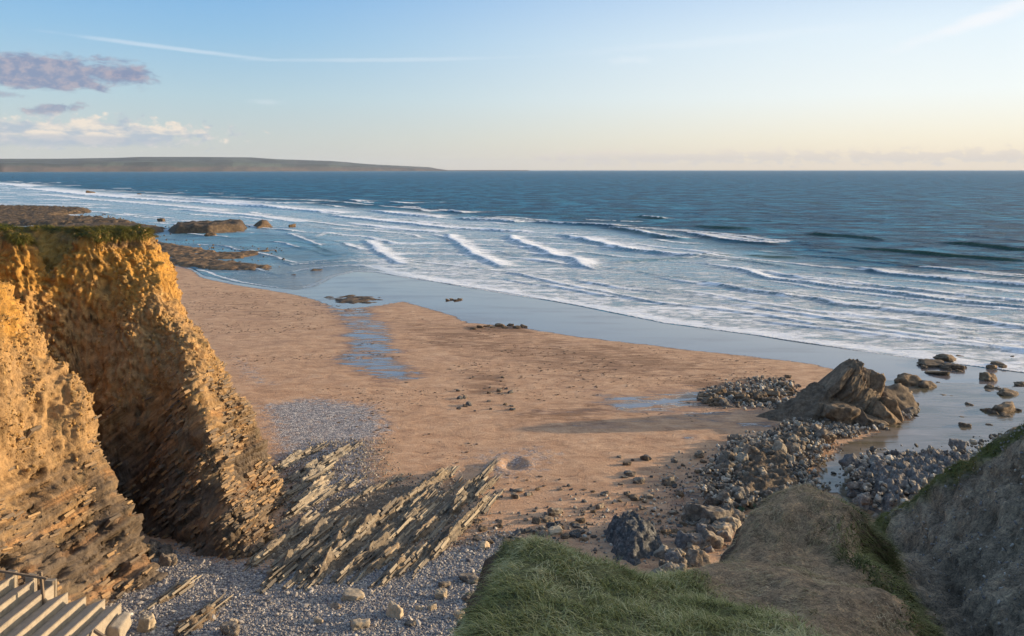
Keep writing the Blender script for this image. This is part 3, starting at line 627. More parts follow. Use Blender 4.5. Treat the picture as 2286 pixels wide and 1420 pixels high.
# ------------------------------------------------------------------ foreground headland on the right
HD = [  # grassy spur
 W(1130, 1215, 21), W(1170, 1210, 21), W(1250, 1228, 21), W(1350, 1268, 20.5), W(1500, 1292, 20.5), W(1300, 1300, 18), W(1400, 1420, 14.5), W(1250, 1420, 14.5), W(1120, 1400, 15),
 W(1110, 1300, 18.5), W(1075, 1380, 16), W(1600, 1420, 15), W(1500, 1350, 17.5), W(1300, 1500, 12.5), W(1150, 1520, 12.5), W(1600, 1550, 12),
 # dry-grass mound
 W(1545, 1292, 22.5), W(1640, 1192, 25), W(1700, 1132, 26.5), W(1760, 1112, 27), W(1830, 1110, 27), W(1885, 1130, 27), W(1940, 1182, 26), W(1965, 1235, 24), W(2005, 1300, 22), W(2040, 1380, 19.5),
 W(1800, 1220, 23.5), W(1700, 1250, 23), W(1780, 1320, 19.5), W(1880, 1300, 21), W(1650, 1330, 20), W(1950, 1400, 18), W(1800, 1430, 15.5), W(2000, 1500, 15.5), W(1700, 1520, 13),
 # bare clay slope at the right
 W(2290, 955, 28), W(2210, 1000, 28.8), W(2130, 1052, 29.8), W(2050, 1108, 30.6), W(1958, 1180, 31.5), W(2150, 1200, 26.5), W(2050, 1230, 27.5), W(2286, 1120, 25), W(2286, 1300, 21.5), W(2150, 1350, 22), W(2075, 1400, 21.5),
 W(2286, 1430, 18.5), W(2130, 1500, 18), W(2000, 1240, 29.0),
 (12.2, 25.6, 12.6), (11.4, 23.3, 11.6), (11.9, 28.5, 11.3), (10.6, 20.0, 11.9),
 # off the frame to the right and under the camera
 (22, 26, 18), (27, 24, 21), (34, 26, 23), (30, 16, 25), (24, 14, 22), (18, 13, 19), (40, 14, 27), (45, 24, 25), (22, 4, 24), (12, 7, 20), (8, 0, 23.2), (0, 0, 23.2), (0, 6, 19.6), (6, 8, 18.8), (-2, 7, 18.2), (30, 0, 27), (45, 0, 28),
 (0, -10, 24), (20, -14, 25), (45, -14, 28), (-10, -12, 23), (-8, -2, 20), (52, 14, 27), (52, 28, 24),
 # drop to the beach
 (-1.6, 22, 11.0), (-3.2, 22.5, 3), (-2.4, 18, 11.5), (-4.5, 18, 2), (-1.9, 15, 15.0), (-3.6, 14, 9), (-6, 13, 3), (-8, 5, 8), (-14, 8, 2), (-16, 0, 6), (-20, -12, 10), (-20, 12, -1),
 (-0.5, 23.2, 12), (1.3, 23.4, 10.5), (3, 24, 8.0), (-1, 26, 3), (2, 28, 1), (5, 30, 0), (5.2, 26, 7.5), (7, 29, 6.5), (9.5, 30.2, 9.5), (9, 34, 1), (11.3, 30.5, 9), (12.5, 33.5, 4), (15, 35, 3), (13, 38, -1),
 (16.5, 33, 9), (19.5, 32, 12), (24, 31, 15), (20, 37, 3), (27, 37, 7), (36, 36, 14), (45, 38, 14), (30, 44, 0), (42, 46, 0), (52, 46, 0), (22, 42, -1), (5, 40, -1), (-8, 30, -1), (-14, 24, -1)]
def build_head():
    f = tps(HD); r = 0.11
    gx = np.concatenate([np.arange(-20, -4, 0.4), np.arange(-4, 19, r), np.arange(19, 54, 0.45)])
    gy = np.concatenate([np.arange(-14, 10, 0.6), np.arange(10, 33, r), np.arange(33, 47, 0.35)])
    X, Y = np.meshgrid(gx, gy); Z = f(X, Y); N = gridnormals(X, Y, Z)
    u = 1143+F*X/np.maximum(Y, 1)
    # region masks on the ground: grass spur, dry mound, clay slope
    clay = smooth(sdf(X, Y, [(11.6, 10), (11.0, 19), (11.2, 23), (12.0, 25.7), (12.8, 29.5), (14.0, 33), (26, 40), (60, 50), (60, 10)])+0.5*fbm(X, Y, 0*X, 0.6, 3), -0.35, 0.35)
    seaward = smooth(N[..., 1]*(1-N[..., 2]), 0.02, 0.12)
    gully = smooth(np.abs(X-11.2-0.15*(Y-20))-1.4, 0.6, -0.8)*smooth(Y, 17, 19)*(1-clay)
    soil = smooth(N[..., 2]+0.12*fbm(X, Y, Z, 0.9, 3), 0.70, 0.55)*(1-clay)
    D = 0.28*fbm(X, Y, Z, 0.45, 3)+0.12*fbm(X, Y, Z, 1.5, 3)
    rl = fbm(X*0.5+Z*0.5, Y*0.5-Z*0.4, (X+Y)*0.05, 1.5, 4)
    D += clay*(0.26*fbm(X, Y*1.0, Z*0.5, 0.7, 4)+0.26*rl+0.13*fbm(X, Y, Z, 4.0, 3, 0.7)+0.15*np.abs(perlin(X*2, Y*2, Z*2))-0.10*smooth(np.abs(fbm(X, Y, Z, 1.4, 2)), 0.08, 0.0))
    D += gully*(-0.6*np.abs(fbm(X, Y, Z, 0.7, 3))+0.2*fbm(X, Y, Z, 2.0, 3))
    D += soil*0.35*fbm(X, Y, Z, 1.1, 4)
    P = np.stack([X, Y, Z], -1)+N*D[..., None]
    grassc = np.array([0.17, 0.16, 0.06]); hay = np.array([0.40, 0.27, 0.16]); clayc = np.array([0.32, 0.245, 0.17]); soilc = np.array([0.13, 0.085, 0.055]); moss = np.array([0.11, 0.12, 0.03])
    drym = smooth(X+0.25*(Y-20)+1.0*fbm(X, Y, 0*X, 0.3, 3), 4.2, 5.6)
    dd = drym[..., None]; c = grassc*(1-dd)+hay*dd
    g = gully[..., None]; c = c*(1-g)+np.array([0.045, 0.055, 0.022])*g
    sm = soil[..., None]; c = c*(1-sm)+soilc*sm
    q = clay[..., None]; c = c*(1-q)+clayc*(1+0.5*fbm(X, Y, Z, 0.5, 4)+0.9*rl)[..., None]*q
    # mossy band just inside the seaward crest of the clay slope, thinning upward
    cr, _, _ = polydist(X, Y, [(12.4, 28.5), W(1958, 1180, 31.5)[:2], W(2050, 1108, 30.6)[:2], W(2130, 1052, 29.8)[:2], W(2210, 1000, 28.8)[:2], W(2290, 955, 28)[:2]])
    mm = (clay*smooth(cr+0.5*fbm(X, Y, Z, 1.0, 3), 1.0, 0.3))[..., None]; c = c*(1-mm)+moss*mm
    fc = gridfaces(*X.shape); keepz = (P[..., 2].ravel()[fc] > -0.6).any(1)
    isclay = clay.ravel()[fc].mean(1) > 0.5
    for nm, msk, lab in (('grassy_headland', ~isclay, 'shaded grassy spur and dry grass mound in the foreground'), ('clay_slope', isclay, 'shaded grey clay slope with a mossy crest at the right')):
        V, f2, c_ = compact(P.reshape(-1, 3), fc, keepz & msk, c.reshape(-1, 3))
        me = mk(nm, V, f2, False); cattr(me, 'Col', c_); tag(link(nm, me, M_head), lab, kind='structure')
    return X, Y, P, N, clay, gully, soil, drym, mm[..., 0]
HX, HY, HP, HN, Hclay, Hgully, Hsoil, Hdry, Hmoss = build_head()

# rocky point out of frame to the right: it shades the foot of the rubble
def patch(name, px, hgt, res, mat, label, seed=0, frag=0.0, kind=None, cat=None, world=None, freq=0.5, rough=0.5, margin=1.5, group=None, steps=0):
    P = world or [flat(a, b_, 0.5) for a, b_ in px]; xs = [p[0] for p in P]; ys = [p[1] for p in P]
    X, Y = np.meshgrid(np.arange(min(xs)-1, max(xs)+1, res), np.arange(min(ys)-1, max(ys)+1, res))
    d = sdf(X, Y, P)+margin*0.6*fbm(X, Y, 0*X+seed, freq*0.8, 3)
    if frag: d = d-frag*margin*np.clip(0.45+fbm(X*0.5, Y*1.2, 0*X+seed, freq*2.2, 4)*2.2, 0, 1.5)
    core = smooth(d, 0, margin)
    nn = 1-np.abs(fbm(X, Y, 0*X+seed*3.1, freq, 5, 0.58))*2.2
    h = hgt*core*(1-rough+rough*nn)+hgt*0.3*core*fbm(X, Y, 0*X+seed, freq*3, 3)-0.25*(1-core)
    if steps:
        bb = X*PR[0]+Y*PR[1]+0.5*fbm(X, Y, 0*X, 0.4, 2); kk = bb/steps-np.floor(bb/steps); h = h+core*hgt*0.35*(kk-0.5)*(0.6+hash1(np.floor(bb/steps)))
    Z = np.maximum(ground(X, Y), -0.15)+h
    fc = gridfaces(*X.shape); keep = (h.ravel()[fc] > -0.22).any(1)
    V, fc = compact(np.stack([X, Y, Z], -1).reshape(-1, 3), fc, keep)
    c = V.mean(0); c[2] = float(ground(np.array([c[0]]), np.array([c[1]]))[0]); V = V-c
    o = link(name, mk(name, V, fc), mat, loc=tuple(c)); return tag(o, label, cat, group, kind)
patch('rocky_point', None, 7.5, 0.5, M_brown, 'brown rocky point beyond the right edge of the view', 3, 0.0, 'structure', world=[(52, 57), (66, 53), (80, 60), (66, 67), (53, 64)], freq=0.15, rough=0.25, margin=5)

# ------------------------------------------------------------------ far hills across the bay
def build_hills():
    prof = [(-1500, 345), (-700, 350), (-200, 353), (0, 355), (130, 355), (260, 353), (310, 351), (440, 351), (560, 352), (620, 356), (740, 360), (820, 367), (900, 371), (960, 374), (975, 377), (1000, 380.5), (1180, 382)]
    n = 420; us = np.linspace(-1500, 1180, n); vt = np.interp(us, [p[0] for p in prof], [p[1] for p in prof])
    dist = np.interp(us, [-1500, 0, 500, 1180], [6500, 8500, 11000, 17000]); rows = []
    for j, (fz, back) in enumerate(((-0.05, 0), (0.25, 20), (0.5, 90), (0.62, 300), (0.75, 700), (0.9, 1200), (1.0, 1800), (0.9, 2600), (-0.05, 5000))):
        Yr = dist+back; ht = (V0+0.6-vt)/F*(dist+1800)+10; ht = np.maximum(ht, 2)
        X = (us-1143)/F*Yr; nz = fbm(X*0.001, Yr*0.001+j, 0*X, 1.2, 4)
        sh = 300*fbm(X*0.001, 0*X, 0*X+8, 1.0, 3)*(1 if j < 6 else 0)
        rows.append(np.stack([X, Yr+sh, ht*fz*(1+0.35*nz*(0 < j < 6))+(HC if fz > .95 else HC*fz if fz > 0 else 0)-10*(fz > .5)], -1))
    V = np.stack(rows).reshape(-1, 3)
    tag(link('hills', mk('hills', V, gridfaces(len(rows), n)), M_hill), 'long low headland across the bay', kind='structure')
build_hills()

# ------------------------------------------------------------------ rock library
def ico(sub):
    t = (1+5**0.5)/2
    V = np.array([(-1, t, 0), (1, t, 0), (-1, -t, 0), (1, -t, 0), (0, -1, t), (0, 1, t), (0, -1, -t), (0, 1, -t), (t, 0, -1), (t, 0, 1), (-t, 0, -1), (-t, 0, 1)], float)
    Fc = [(0, 11, 5), (0, 5, 1), (0, 1, 7), (0, 7, 10), (0, 10, 11), (1, 5, 9), (5, 11, 4), (11, 10, 2), (10, 7, 6), (7, 1, 8), (3, 9, 4), (3, 4, 2), (3, 2, 6), (3, 6, 8), (3, 8, 9), (4, 9, 5), (2, 4, 11), (6, 2, 10), (8, 6, 7), (9, 8, 1)]
    V = [v/np.linalg.norm(v) for v in V]
    for _ in range(sub):
        mid = {}; nf = []
        def mp(a, b):
            k = (min(a, b), max(a, b))
            if k not in mid: q = V[a]+V[b]; V.append(q/np.linalg.norm(q)); mid[k] = len(V)-1
            return mid[k]
        for a, b, c in Fc:
            x, y, z = mp(a, b), mp(b, c), mp(c, a); nf += [(a, x, z), (b, y, x), (c, z, y), (x, y, z)]
        Fc = nf
    return np.array(V), np.array(Fc)
ICO = {k: ico(k) for k in (1, 2, 3, 4, 5)}
def rockmesh(name, seed, sub=3, nplanes=14, dims=(1, 1, 1), noise=0.06, planes=None, flat_=False, nfreq=2.0):
    rg = np.random.default_rng(seed); V, Fc = ICO[sub]; r = np.full(len(V), 9.0)
    if planes is None:
        pn = rg.normal(size=(nplanes, 3)); pn /= np.linalg.norm(pn, axis=1)[:, None]; pd = rg.uniform(0.62, 1.0, nplanes)
        pn = np.vstack([pn, [[0, 0, 1], [0, 0, -1], [1, 0, 0], [-1, 0, 0], [0, 1, 0], [0, -1, 0]]]); pd = np.concatenate([pd, [0.9]*6])
    else:
        pn = np.array([p[:3] for p in planes], float); pn /= np.linalg.norm(pn, axis=1)[:, None]; pd = np.array([p[3] for p in planes])
    for nrm, dd in zip(pn, pd):
        q = V@nrm; r = np.minimum(r, np.where(q > 1e-3, dd/np.maximum(q, 1e-3), 9))
    P = V*r[:, None]
    P = P*(1+noise*fbm(P[:, 0]+seed*3.3, P[:, 1], P[:, 2], nfreq, 4)[:, None]*2)
    P = P*np.array(dims)
    return mk(name, P, Fc, not flat_)
def place(o, u, v, z_off=0.0):
    x, y, z = G(u, v); o.location = (x, y, z+z_off); return o
def m_per_px(v): return flat(0, v, 0.5)[1]/F

# ------------------------------------------------------------------ strata ledges running out from the cliff foot
LEDGE_SPOTS = []
def ledge(pts, w, h, seed, mat, label, group='rock ledges running out over the beach', broken=0.3):
    P = np.array([G(*p) for p in pts]); org = P[0].copy(); seg = np.linalg.norm(np.diff(P[:, :2], axis=0), axis=1); L = np.concatenate([[0], np.cumsum(seg)])
    n = max(14, int(L[-1]/0.11)); t = np.linspace(0, L[-1], n); cx = np.interp(t, L, P[:, 0]); cy = np.interp(t, L, P[:, 1])
    tx = np.gradient(cx); ty = np.gradient(cy); tl = np.hypot(tx, ty); nx, ny = ty/tl, -tx/tl           # points to the right (sunny) side
    prof = [(-1.0, -0.25), (-0.85, 0.05), (-0.66, 0.10), (-0.60, 0.28), (-0.42, 0.33), (-0.36, 0.50), (-0.16, 0.58), (-0.10, 0.78), (0.04, 0.84), (0.10, 1.0), (0.22, 0.97), (0.27, 0.76), (0.36, 0.72), (0.40, 0.50), (0.50, 0.46), (0.56, 0.22), (0.72, 0.16), (0.80, 0.0), (0.98, -0.3)]
    sp = np.array(prof); env = smooth(t, 0, min(2.5, L[-1]*0.25))*smooth(L[-1]-t, 0, min(2.5, L[-1]*0.3))
    env = env*(0.75+0.6*fbm(t, 0*t+seed, 0*t, 0.35, 3)); blk = np.floor(t/0.7+hash1(seed)*5); env = env*(1-broken*(hash1(blk, seed*1.0) > 0.7)*0.8)*(0.85+0.3*hash1(blk, seed+2.0))
    env = np.maximum(env, 0.0)
    lat = sp[:, 0][None]*w*(0.55+0.6*env[:, None])+0.12*fbm(t[:, None]+0*sp[:, 0][None], sp[:, 1][None]*3+0*t[:, None], np.full((n, len(sp)), float(seed)), 1.1, 3)
    up = sp[:, 1][None]*h*env[:, None]; up = np.where(sp[:, 1][None] < 0, -0.25, up)
    X = cx[:, None]+nx[:, None]*lat; Y = cy[:, None]+ny[:, None]*lat
    jj = np.floor(np.arange(len(sp))/2)[None]; cb_ = np.floor(t/0.45)[:, None]
    jag = hash1(cb_+0*jj, jj+0*cb_, seed+0*jj+0*cb_)-0.5; X = X+nx[:, None]*jag*0.22*w*(sp[:, 1][None] > 0); up = up+jag*0.18*h*(sp[:, 1][None] > 0.05)
    up = up+0.20*h*fbm(X, Y, 0*X+seed, 1.8, 4)
    Z = ground(X, Y)+up
    V = np.stack([X-org[0], Y-org[1], Z-org[2]], -1).reshape(-1, 3)
    LEDGE_SPOTS.append((cx, cy, nx, ny, env, w, h, L[-1]))
    o = link('rock_ledge', mk('rock_ledge', V, gridfaces(n, len(sp)), False), mat, loc=tuple(org)); return tag(o, label, 'ledge', group)
LG = [
 ([(560, 1262), (610, 1225), (660, 1190), (700, 1150)], 1.0, 0.8, 'broad brown ledge hugging the corner of the cliff foot'),
 ([(615, 1300), (640, 1260), (700, 1205), (745, 1160)], 0.8, 0.9, 'second ledge out from the cliff corner, brown with a dark hollow beside it'),
 ([(650, 1305), (700, 1262), (760, 1205), (800, 1165)], 0.8, 0.9, 'ledge with a deep blue shadow on its left, third from the cliff corner'),
 ([(690, 1310), (740, 1250), (800, 1200), (850, 1160), (900, 1125), (960, 1080), (1010, 1050)], 0.9, 1.0, 'longest straight ledge, yellow edge ending near the open sand'),
 ([(690, 1300), (760, 1240), (830, 1190)], 0.7, 0.6, 'short ledge beside the foot of the longest ledge'),
 ([(745, 1300), (790, 1262), (860, 1215), (900, 1180)], 0.8, 0.8, 'stepped ledge just right of the longest one'),
 ([(820, 1215), (870, 1180), (930, 1150), (985, 1120)], 0.7, 0.6, 'narrow ledge between the longest ledge and the tilted block'),
 ([(800, 1290), (850, 1255), (900, 1215)], 0.7, 0.6, 'low ledge at the edge of the pebbles below the middle ledges'),
 ([(850, 1300), (890, 1265), (910, 1235)], 0.6, 0.55, 'little curved ledge above the pebbles'),
 ([(865, 1290), (915, 1255), (960, 1215)], 0.7, 0.8, 'sunlit wedge-shaped ledge at the pebble edge'),
 ([(940, 1265), (990, 1220), (1040, 1170), (1100, 1110)], 0.55, 0.9, 'rightmost sharp ledge, thin and bright edged'),
 ([(930, 1260), (970, 1220), (1030, 1165)], 0.5, 0.5, 'low ledge in the shadow of the rightmost sharp ledge'),
 ([(1000, 1150), (1020, 1130), (1045, 1105)], 0.6, 0.8, 'tilted slab of ledge left of the rightmost ledge'),
 ([(905, 1215), (950, 1185), (985, 1155)], 0.7, 0.7, 'pale bone-shaped ledge among blue shadows'),
 ([(700, 1170), (760, 1130), (830, 1095), (900, 1068)], 0.5, 0.35, 'low weathered ledge above the long shadow'),
 ([(690, 1130), (740, 1100), (800, 1075)], 0.4, 0.3, 'thin ledge barely above the shingle'),
]
for i, (p, w, h, lab) in enumerate(LG): ledge(p, w*0.9, h*1.1, i+1, M_ledge, lab)
PL = [([(600, 1060), (650, 1030), (718, 996)], 'upper pale broken ledge beside the cliff silhouette'),
      ([(620, 1085), (680, 1055), (740, 1025), (790, 996)], 'pale broken ledge ending in two boulders'),
      ([(640, 1110), (690, 1070), (740, 1040)], 'pale ledge third down beside the cliff silhouette'),
      ([(650, 1135), (700, 1095), (735, 1065)], 'wide pale ledge fourth down beside the cliff silhouette'),
      ([(640, 1160), (690, 1120), (760, 1080)], 'low pale ledge at the foot of the cliff')]
for i, (p, lab) in enumerate(PL): ledge(p, 0.7, 0.85, 40+i, M_pale, lab, 'pale broken ledges beside the cliff', 0.75)
_small = rng
patch('rock_platform', [(540, 1255), (640, 1180), (720, 1120), (840, 1085), (960, 1075), (1080, 1120), (1060, 1160), (960, 1240), (860, 1290), (700, 1308), (610, 1295)], 0.10, 0.12, M_brown, 'worn rock platform between the long ledges', 14, 0.0, 'structure', freq=0.5, rough=0.6, margin=1.5, steps=0.9)
for i in range(46):
    u = _small.uniform(600, 1060); v = 1310-(u-600)*0.36+_small.uniform(-75, 20)
    if v > 1290 or v < 1080: continue
    l = _small.uniform(25, 70)
    ledge([(u, v), (u+l*0.55, v-l*0.42), (u+l, v-l*0.8)], _small.uniform(0.25, 0.55), _small.uniform(0.25, 0.6), 80+i, M_ledge,
          'small fin of brown rock between the long ledges, '+('nearest the cliff' if u < 740 else 'in the middle of them' if u < 880 else 'at their seaward end'), 'small rock fins between the ledges')

# ------------------------------------------------------------------ big outcrop at the water's edge
def outcrop():
    x, y, z = G(1880, 925); root = empty('rock_outcrop', (x, y, z))
    tag(root, 'tallest rock outcrop at the waterline, a tilted wedge with broken blocks', 'rock outcrop')
    k = m_per_px(925)
    def part(name, du, dv, sx, sy, sz, seed, rot=0, planes=None, mat=M_brown, sub=4, dy=0):
        o = link(name, rockmesh(name, seed, sub, 16, (sx, sy, sz), 0.09, planes, nfreq=2.6), mat, root); o.location = (du*k, dy, dv); o.rotation_euler = (0, 0, rot); return o
    wedge = [(-0.62, -0.25, 0.74, 0.66), (0.9, 0.0, 0.35, 0.60), (0.2, -0.95, 0.30, 0.62), (0, 1, 0.2, 0.7), (0.45, -0.2, 0.9, 0.86), (0, 0, -1, 0.6), (-0.9, -0.4, 0.1, 1.3), (-0.1, -0.7, 0.7, 0.72), (0.6, -0.7, 0.2, 0.6)]
    part('core', 10, 0.2, 3.6, 2.6, 3.2, 1, 0.1, wedge, sub=5, mat=M_out)
    al = R(41); ax, az_ = math.cos(al), math.sin(al)
    for j in range(9):
        Lj = 7.4*random.uniform(0.86, 1.0)*(1-0.035*j); tk = 0.40; cx_ = 0.75-ax*Lj/2+az_*0.62*j; cz_ = 4.75-az_*Lj/2-ax*0.62*j
        pl = [(1, random.uniform(-.2, .2), random.uniform(-.2, .3), 1), (-1, 0, 0.1, 1), (0, 1, 0.1, 0.9), (random.uniform(-.3, .3), -1, 0.15, random.uniform(0.6, 0.95)), (0, 0, 1, 0.85), (0, 0.1, -1, 0.85), (0.8, -0.8, 0, random.uniform(.8, 1.1)), (-.6, -.8, .1, 1.0)]
        o = link('slab', rockmesh('slab', 60+j, 4, 8, (Lj/2, 2.3-0.12*j, tk*random.uniform(0.8, 1.15)), 0.045, pl, nfreq=3.0, flat_=True), M_out, root); o.location = (cx_, -0.2*j+random.uniform(-0.2, 0.2), cz_); o.rotation_euler = (random.uniform(-0.08, 0.08), -al+random.uniform(-0.05, 0.05), random.uniform(-0.06, 0.1))
    part('slab', -55, 0.3, 4.2, 2.6, 2.7, 2, 0.25, wedge, dy=-1.2, sub=5, mat=M_out)
    for i, (du, dz, sx, sy, sz, r) in enumerate(((12, 3.4, 0.75, 1.4, 2.3, 0.2), (26, 3.6, 0.6, 1.2, 2.0, 0.1), (40, 3.0, 0.8, 1.4, 1.9, 0.3), (62, 2.6, 0.9, 1.5, 2.3, 0.5), (74, 2.0, 0.7, 1.3, 2.1, -0.3), (50, 1.6, 1.3, 1.6, 1.9, 0.3), (30, 1.4, 1.4, 1.6, 1.4, 0.9))):
        o = part('block', du, dz, sx, sy, sz, 20+i, r, dy=0.4); o.rotation_euler = (0.1, 0.45, r)
    for i, (du, dy, sx, sz) in enumerate(((-40, -2.6, 2.2, 1.6), (5, -3, 1.6, 1.2), (60, -2.2, 1.8, 1.6), (85, -1.2, 1.5, 2.0), (-90, -1.4, 1.6, 1.0), (30, -3.6, 1.4, 0.8), (-125, -0.6, 1.3, 0.7))):
        part('boulder', du, 0.3*sz, sx, sx*0.85, sz, 40+i, i, dy=dy)
outcrop()

LIB = {}
def lib(mat, kind=0):
    key = (mat.name, kind)
    if key not in LIB:
        LIB[key] = []
        for i in range(8):
            me = rockmesh('rock', 100+i+50*kind, 3, 6 if kind == 1 else 9, noise=0.15, flat_=True, nfreq=2.6); me.materials.append(mat); LIB[key].append(me)
    return LIB[key]
def rock(u, v, wpx, asp, mat, label, cat='rock', group=None, rot=None, depth=0.8, sink=0.25, kind=0, name='rock', idx=None, tilt=0.25, hires=False):
    """wpx = width in photo pixels, asp = height / width"""
    k = m_per_px(v); w = wpx*k/2; h = w*asp*1.25
    i = random.randrange(8) if idx is None else idx
    me = lib(mat, kind)[i]
    o = link(name, me); o.scale = (w, w*depth, h)
    o.rotation_euler = (random.uniform(-tilt, tilt), random.uniform(-tilt, tilt), random.uniform(-0.5, 0.5) if rot is None else rot)
    x, y, z = G(u, v); z = max(z, -0.1); o.location = (x, y+w*depth*0.5, z+h*(0.55-sink*1.2)); return tag(o, label, cat, group)

# rocks standing in the shallow water at the right
for a in [(2000, 920, 110, 0.65, 'rounded brown boulder joined to the right foot of the outcrop'),
          (2035, 868, 68, 0.62, 'left half of the twin brown rocks in the shallows'), (2072, 872, 50, 0.55, 'right half of the twin brown rocks in the shallows'),
          (2085, 818, 62, 0.26, 'flat weed-covered rock nearest the surf, left part'), (2118, 808, 55, 0.38, 'humped rock nearest the surf'), (2135, 824, 44, 0.30, 'small flat rock in front of the humped rock near the surf'),
          (2098, 836, 55, 0.12, 'thin dark rock awash below the flat weed-covered rock'), (2118, 892, 42, 0.25, 'low grey rock alone in the middle of the pool'),
          (2212, 850, 36, 0.6, 'upper rock of the leaning pair in the pool'), (2212, 876, 28, 0.7, 'lower rock of the leaning pair in the pool'), (2232, 818, 34, 0.35, 'dark rock by the surf near the right edge'),
          (2262, 892, 60, 0.35, 'weed-covered rock at the right edge of the pool'), (2250, 926, 70, 0.4, 'pale grey cluster of rock at the right edge of the pool'), (2213, 955, 22, 0.4, 'small dark red-brown rock in the pool'),
          (2280, 862, 26, 0.4, 'small rock cut by the right edge of the view'), (2010, 842, 12, 0.7, 'tiny dark rock left of the twin rocks'), (2096, 860, 14, 0.6, 'tiny dark rock right of the twin rocks'),
          (2165, 926, 12, 0.6, 'tiny dark rock in the pool left of the pale cluster'), (2140, 918, 9, 0.6, 'tiniest speck of rock in the middle of the pool'), (2030, 886, 30, 0.5, 'small boulder between the outcrop and the twin rocks'),
          (2262, 804, 14, 0.3, 'tiny rock in the foam near the right edge'), (2145, 800, 22, 0.2, 'low dark rock just reaching into the foam')]:
    rock(a[0], a[1], a[2], a[3], M_brown, a[4], idx=None, tilt=0.15)
for i in range(46):
    cl = random.choice([(2035, 872, 40), (2075, 878, 34), (2100, 818, 40), (2130, 826, 24), (2212, 862, 18), (2232, 822, 24), (2262, 895, 34), (2250, 930, 36), (2010, 915, 46), (2150, 925, 60), (2200, 940, 60), (2240, 880, 60)])
    u = cl[0]+random.uniform(-1, 1)*cl[2]; v = cl[1]+random.uniform(-0.25, 0.3)*cl[2]
    rock(u, v, random.uniform(8, 24), random.uniform(0.35, 0.7), M_brown, 'small weedy rock breaking the surface of the pool, '+('near the twin brown rocks' if u < 2110 and v > 850 else 'by the surf' if v < 850 else 'toward the right edge of the view'), group='small weedy rocks in the pool', kind=1, name='pool_rock')
# stones and boulders around the outcrop
for i in range(70):
    u = random.uniform(1560, 1770); v = 900-(u-1560)*0.05-random.uniform(0, 60)*(0.4+0.6*(u-1560)/210)+10
    rock(u, v, random.uniform(8, 30), random.uniform(0.4, 0.8), random.choice([M_brown, M_brown, M_grey]), 'brown-grey stone in the scatter left of the outcrop, '+('far from it' if u < 1630 else 'midway along' if u < 1700 else 'close against it'), group='stones left of the outcrop', cat='stone', name='stone')
for i in range(110):
    t = random.random(); u = 1760+t*270+random.uniform(-20, 20); v = 985-t*65+random.uniform(-45, 8)*(1-0.4*t)
    rock(u, v, random.uniform(10, 34), random.uniform(0.45, 0.9), random.choice([M_grey, M_brown]), 'grey-brown stone heaped along the front of the outcrop, '+('at the beach end' if t < .33 else 'below the tall slabs' if t < .66 else 'beside the pool'), group='stones heaped before the outcrop', cat='stone', name='stone')

# ------------------------------------------------------------------ rubble bank between the beach and the pool
patch('rubble_bed', [(1620, 1020), (1700, 985), (1790, 965), (1850, 985), (1848, 1020), (1810, 1060), (1830, 1110), (1700, 1160), (1590, 1130)], 1.1, 0.14, M_brown, 'hummocky bed of broken rock under the rubble', 5, 0.0, 'stuff', freq=0.7, rough=0.7, margin=2.5)
RUB = [(1640, 1010), (1720, 980), (1800, 955), (1855, 985), (1845, 1020), (1805, 1065), (1825, 1110), (1740, 1150), (1620, 1150), (1560, 1120), (1600, 1060)]
def in_px(u, v, poly): return bool(inpoly(np.array([float(u)]), np.array([float(v)]), poly)[0])
cnt = 0
while cnt < 280:
    u, v = random.uniform(1550, 1860), random.uniform(955, 1150)
    if not in_px(u, v, RUB): continue
    cnt += 1; big = random.random() < 0.10; pale = random.random() < 0.4
    where = ('beside the damp sand' if u < 1680 else 'at the pool edge') if v < 1040 else ('beside the damp sand' if u < 1680 else 'above the grassy mound') if v < 1100 else 'just above the mound crest'
    o = rock(u, v, random.uniform(22, 34) if big else random.uniform(8, 20), random.uniform(0.6, 1.3), M_pale if pale else M_grey,
         ('large ' if big else 'small ')+('pale' if pale else 'brown-grey')+' jagged rock in the rubble bank, '+where, group='jagged rocks of the rubble bank', kind=1, name='rubble_rock', cat='rubble', tilt=0.7, sink=0.1)
    o.location.z += random.uniform(0, 0.5)
# shaded slabs and boulders at the foot of the mound
for a in [(1560, 1165, 95, 0.5, 'dark slab leaning to the left at the foot of the mound'), (1600, 1175, 90, 0.55, 'second leaning slab, striped brown and grey'), (1628, 1160, 45, 0.8, 'sunlit spiky rock above the green algae'),
          (1540, 1225, 80, 0.55, 'smooth blue-grey boulder right of the mussel mound'), (1588, 1222, 60, 0.7, 'upright boulder behind the tip of the mound'), (1500, 1255, 60, 0.5, 'low blue-grey rock at the right foot of the mussel mound'),
          (1560, 1262, 70, 0.6, 'boulder with bright sunlit top near the mound edge'), (1520, 1288, 46, 0.7, 'pointed tan rock just above the grass'), (1482, 1272, 30, 0.9, 'small tan spike beside the grass edge'), (1608, 1195, 50, 0.6, 'round boulder tucked under the mound edge'),
          (1650, 1130, 50, 0.5, 'algae-stained rock between rubble and mound')]:
    rock(a[0], a[1], a[2]*0.75, a[3]*1.15, M_purple if 'blue' in a[4] else (M_green if 'algae-st' in a[4] else M_grey), a[4], kind=1, tilt=0.5, group=None)
for i in range(60):
    u = random.uniform(1470, 1660); v = 1290-(u-1470)*0.75+random.uniform(-35, 30)
    rock(u, v, random.uniform(14, 40), random.uniform(0.5, 1.0), random.choice([M_purple, M_grey, M_pale]), 'angular rock in the shaded scatter '+('next to the grassy spur' if u < 1530 else 'right of the mussel-crusted mound' if u < 1600 else 'high against the dry grass mound'), group='shaded rocks below the mound', kind=1, name='boulder', cat='boulder', tilt=0.6)
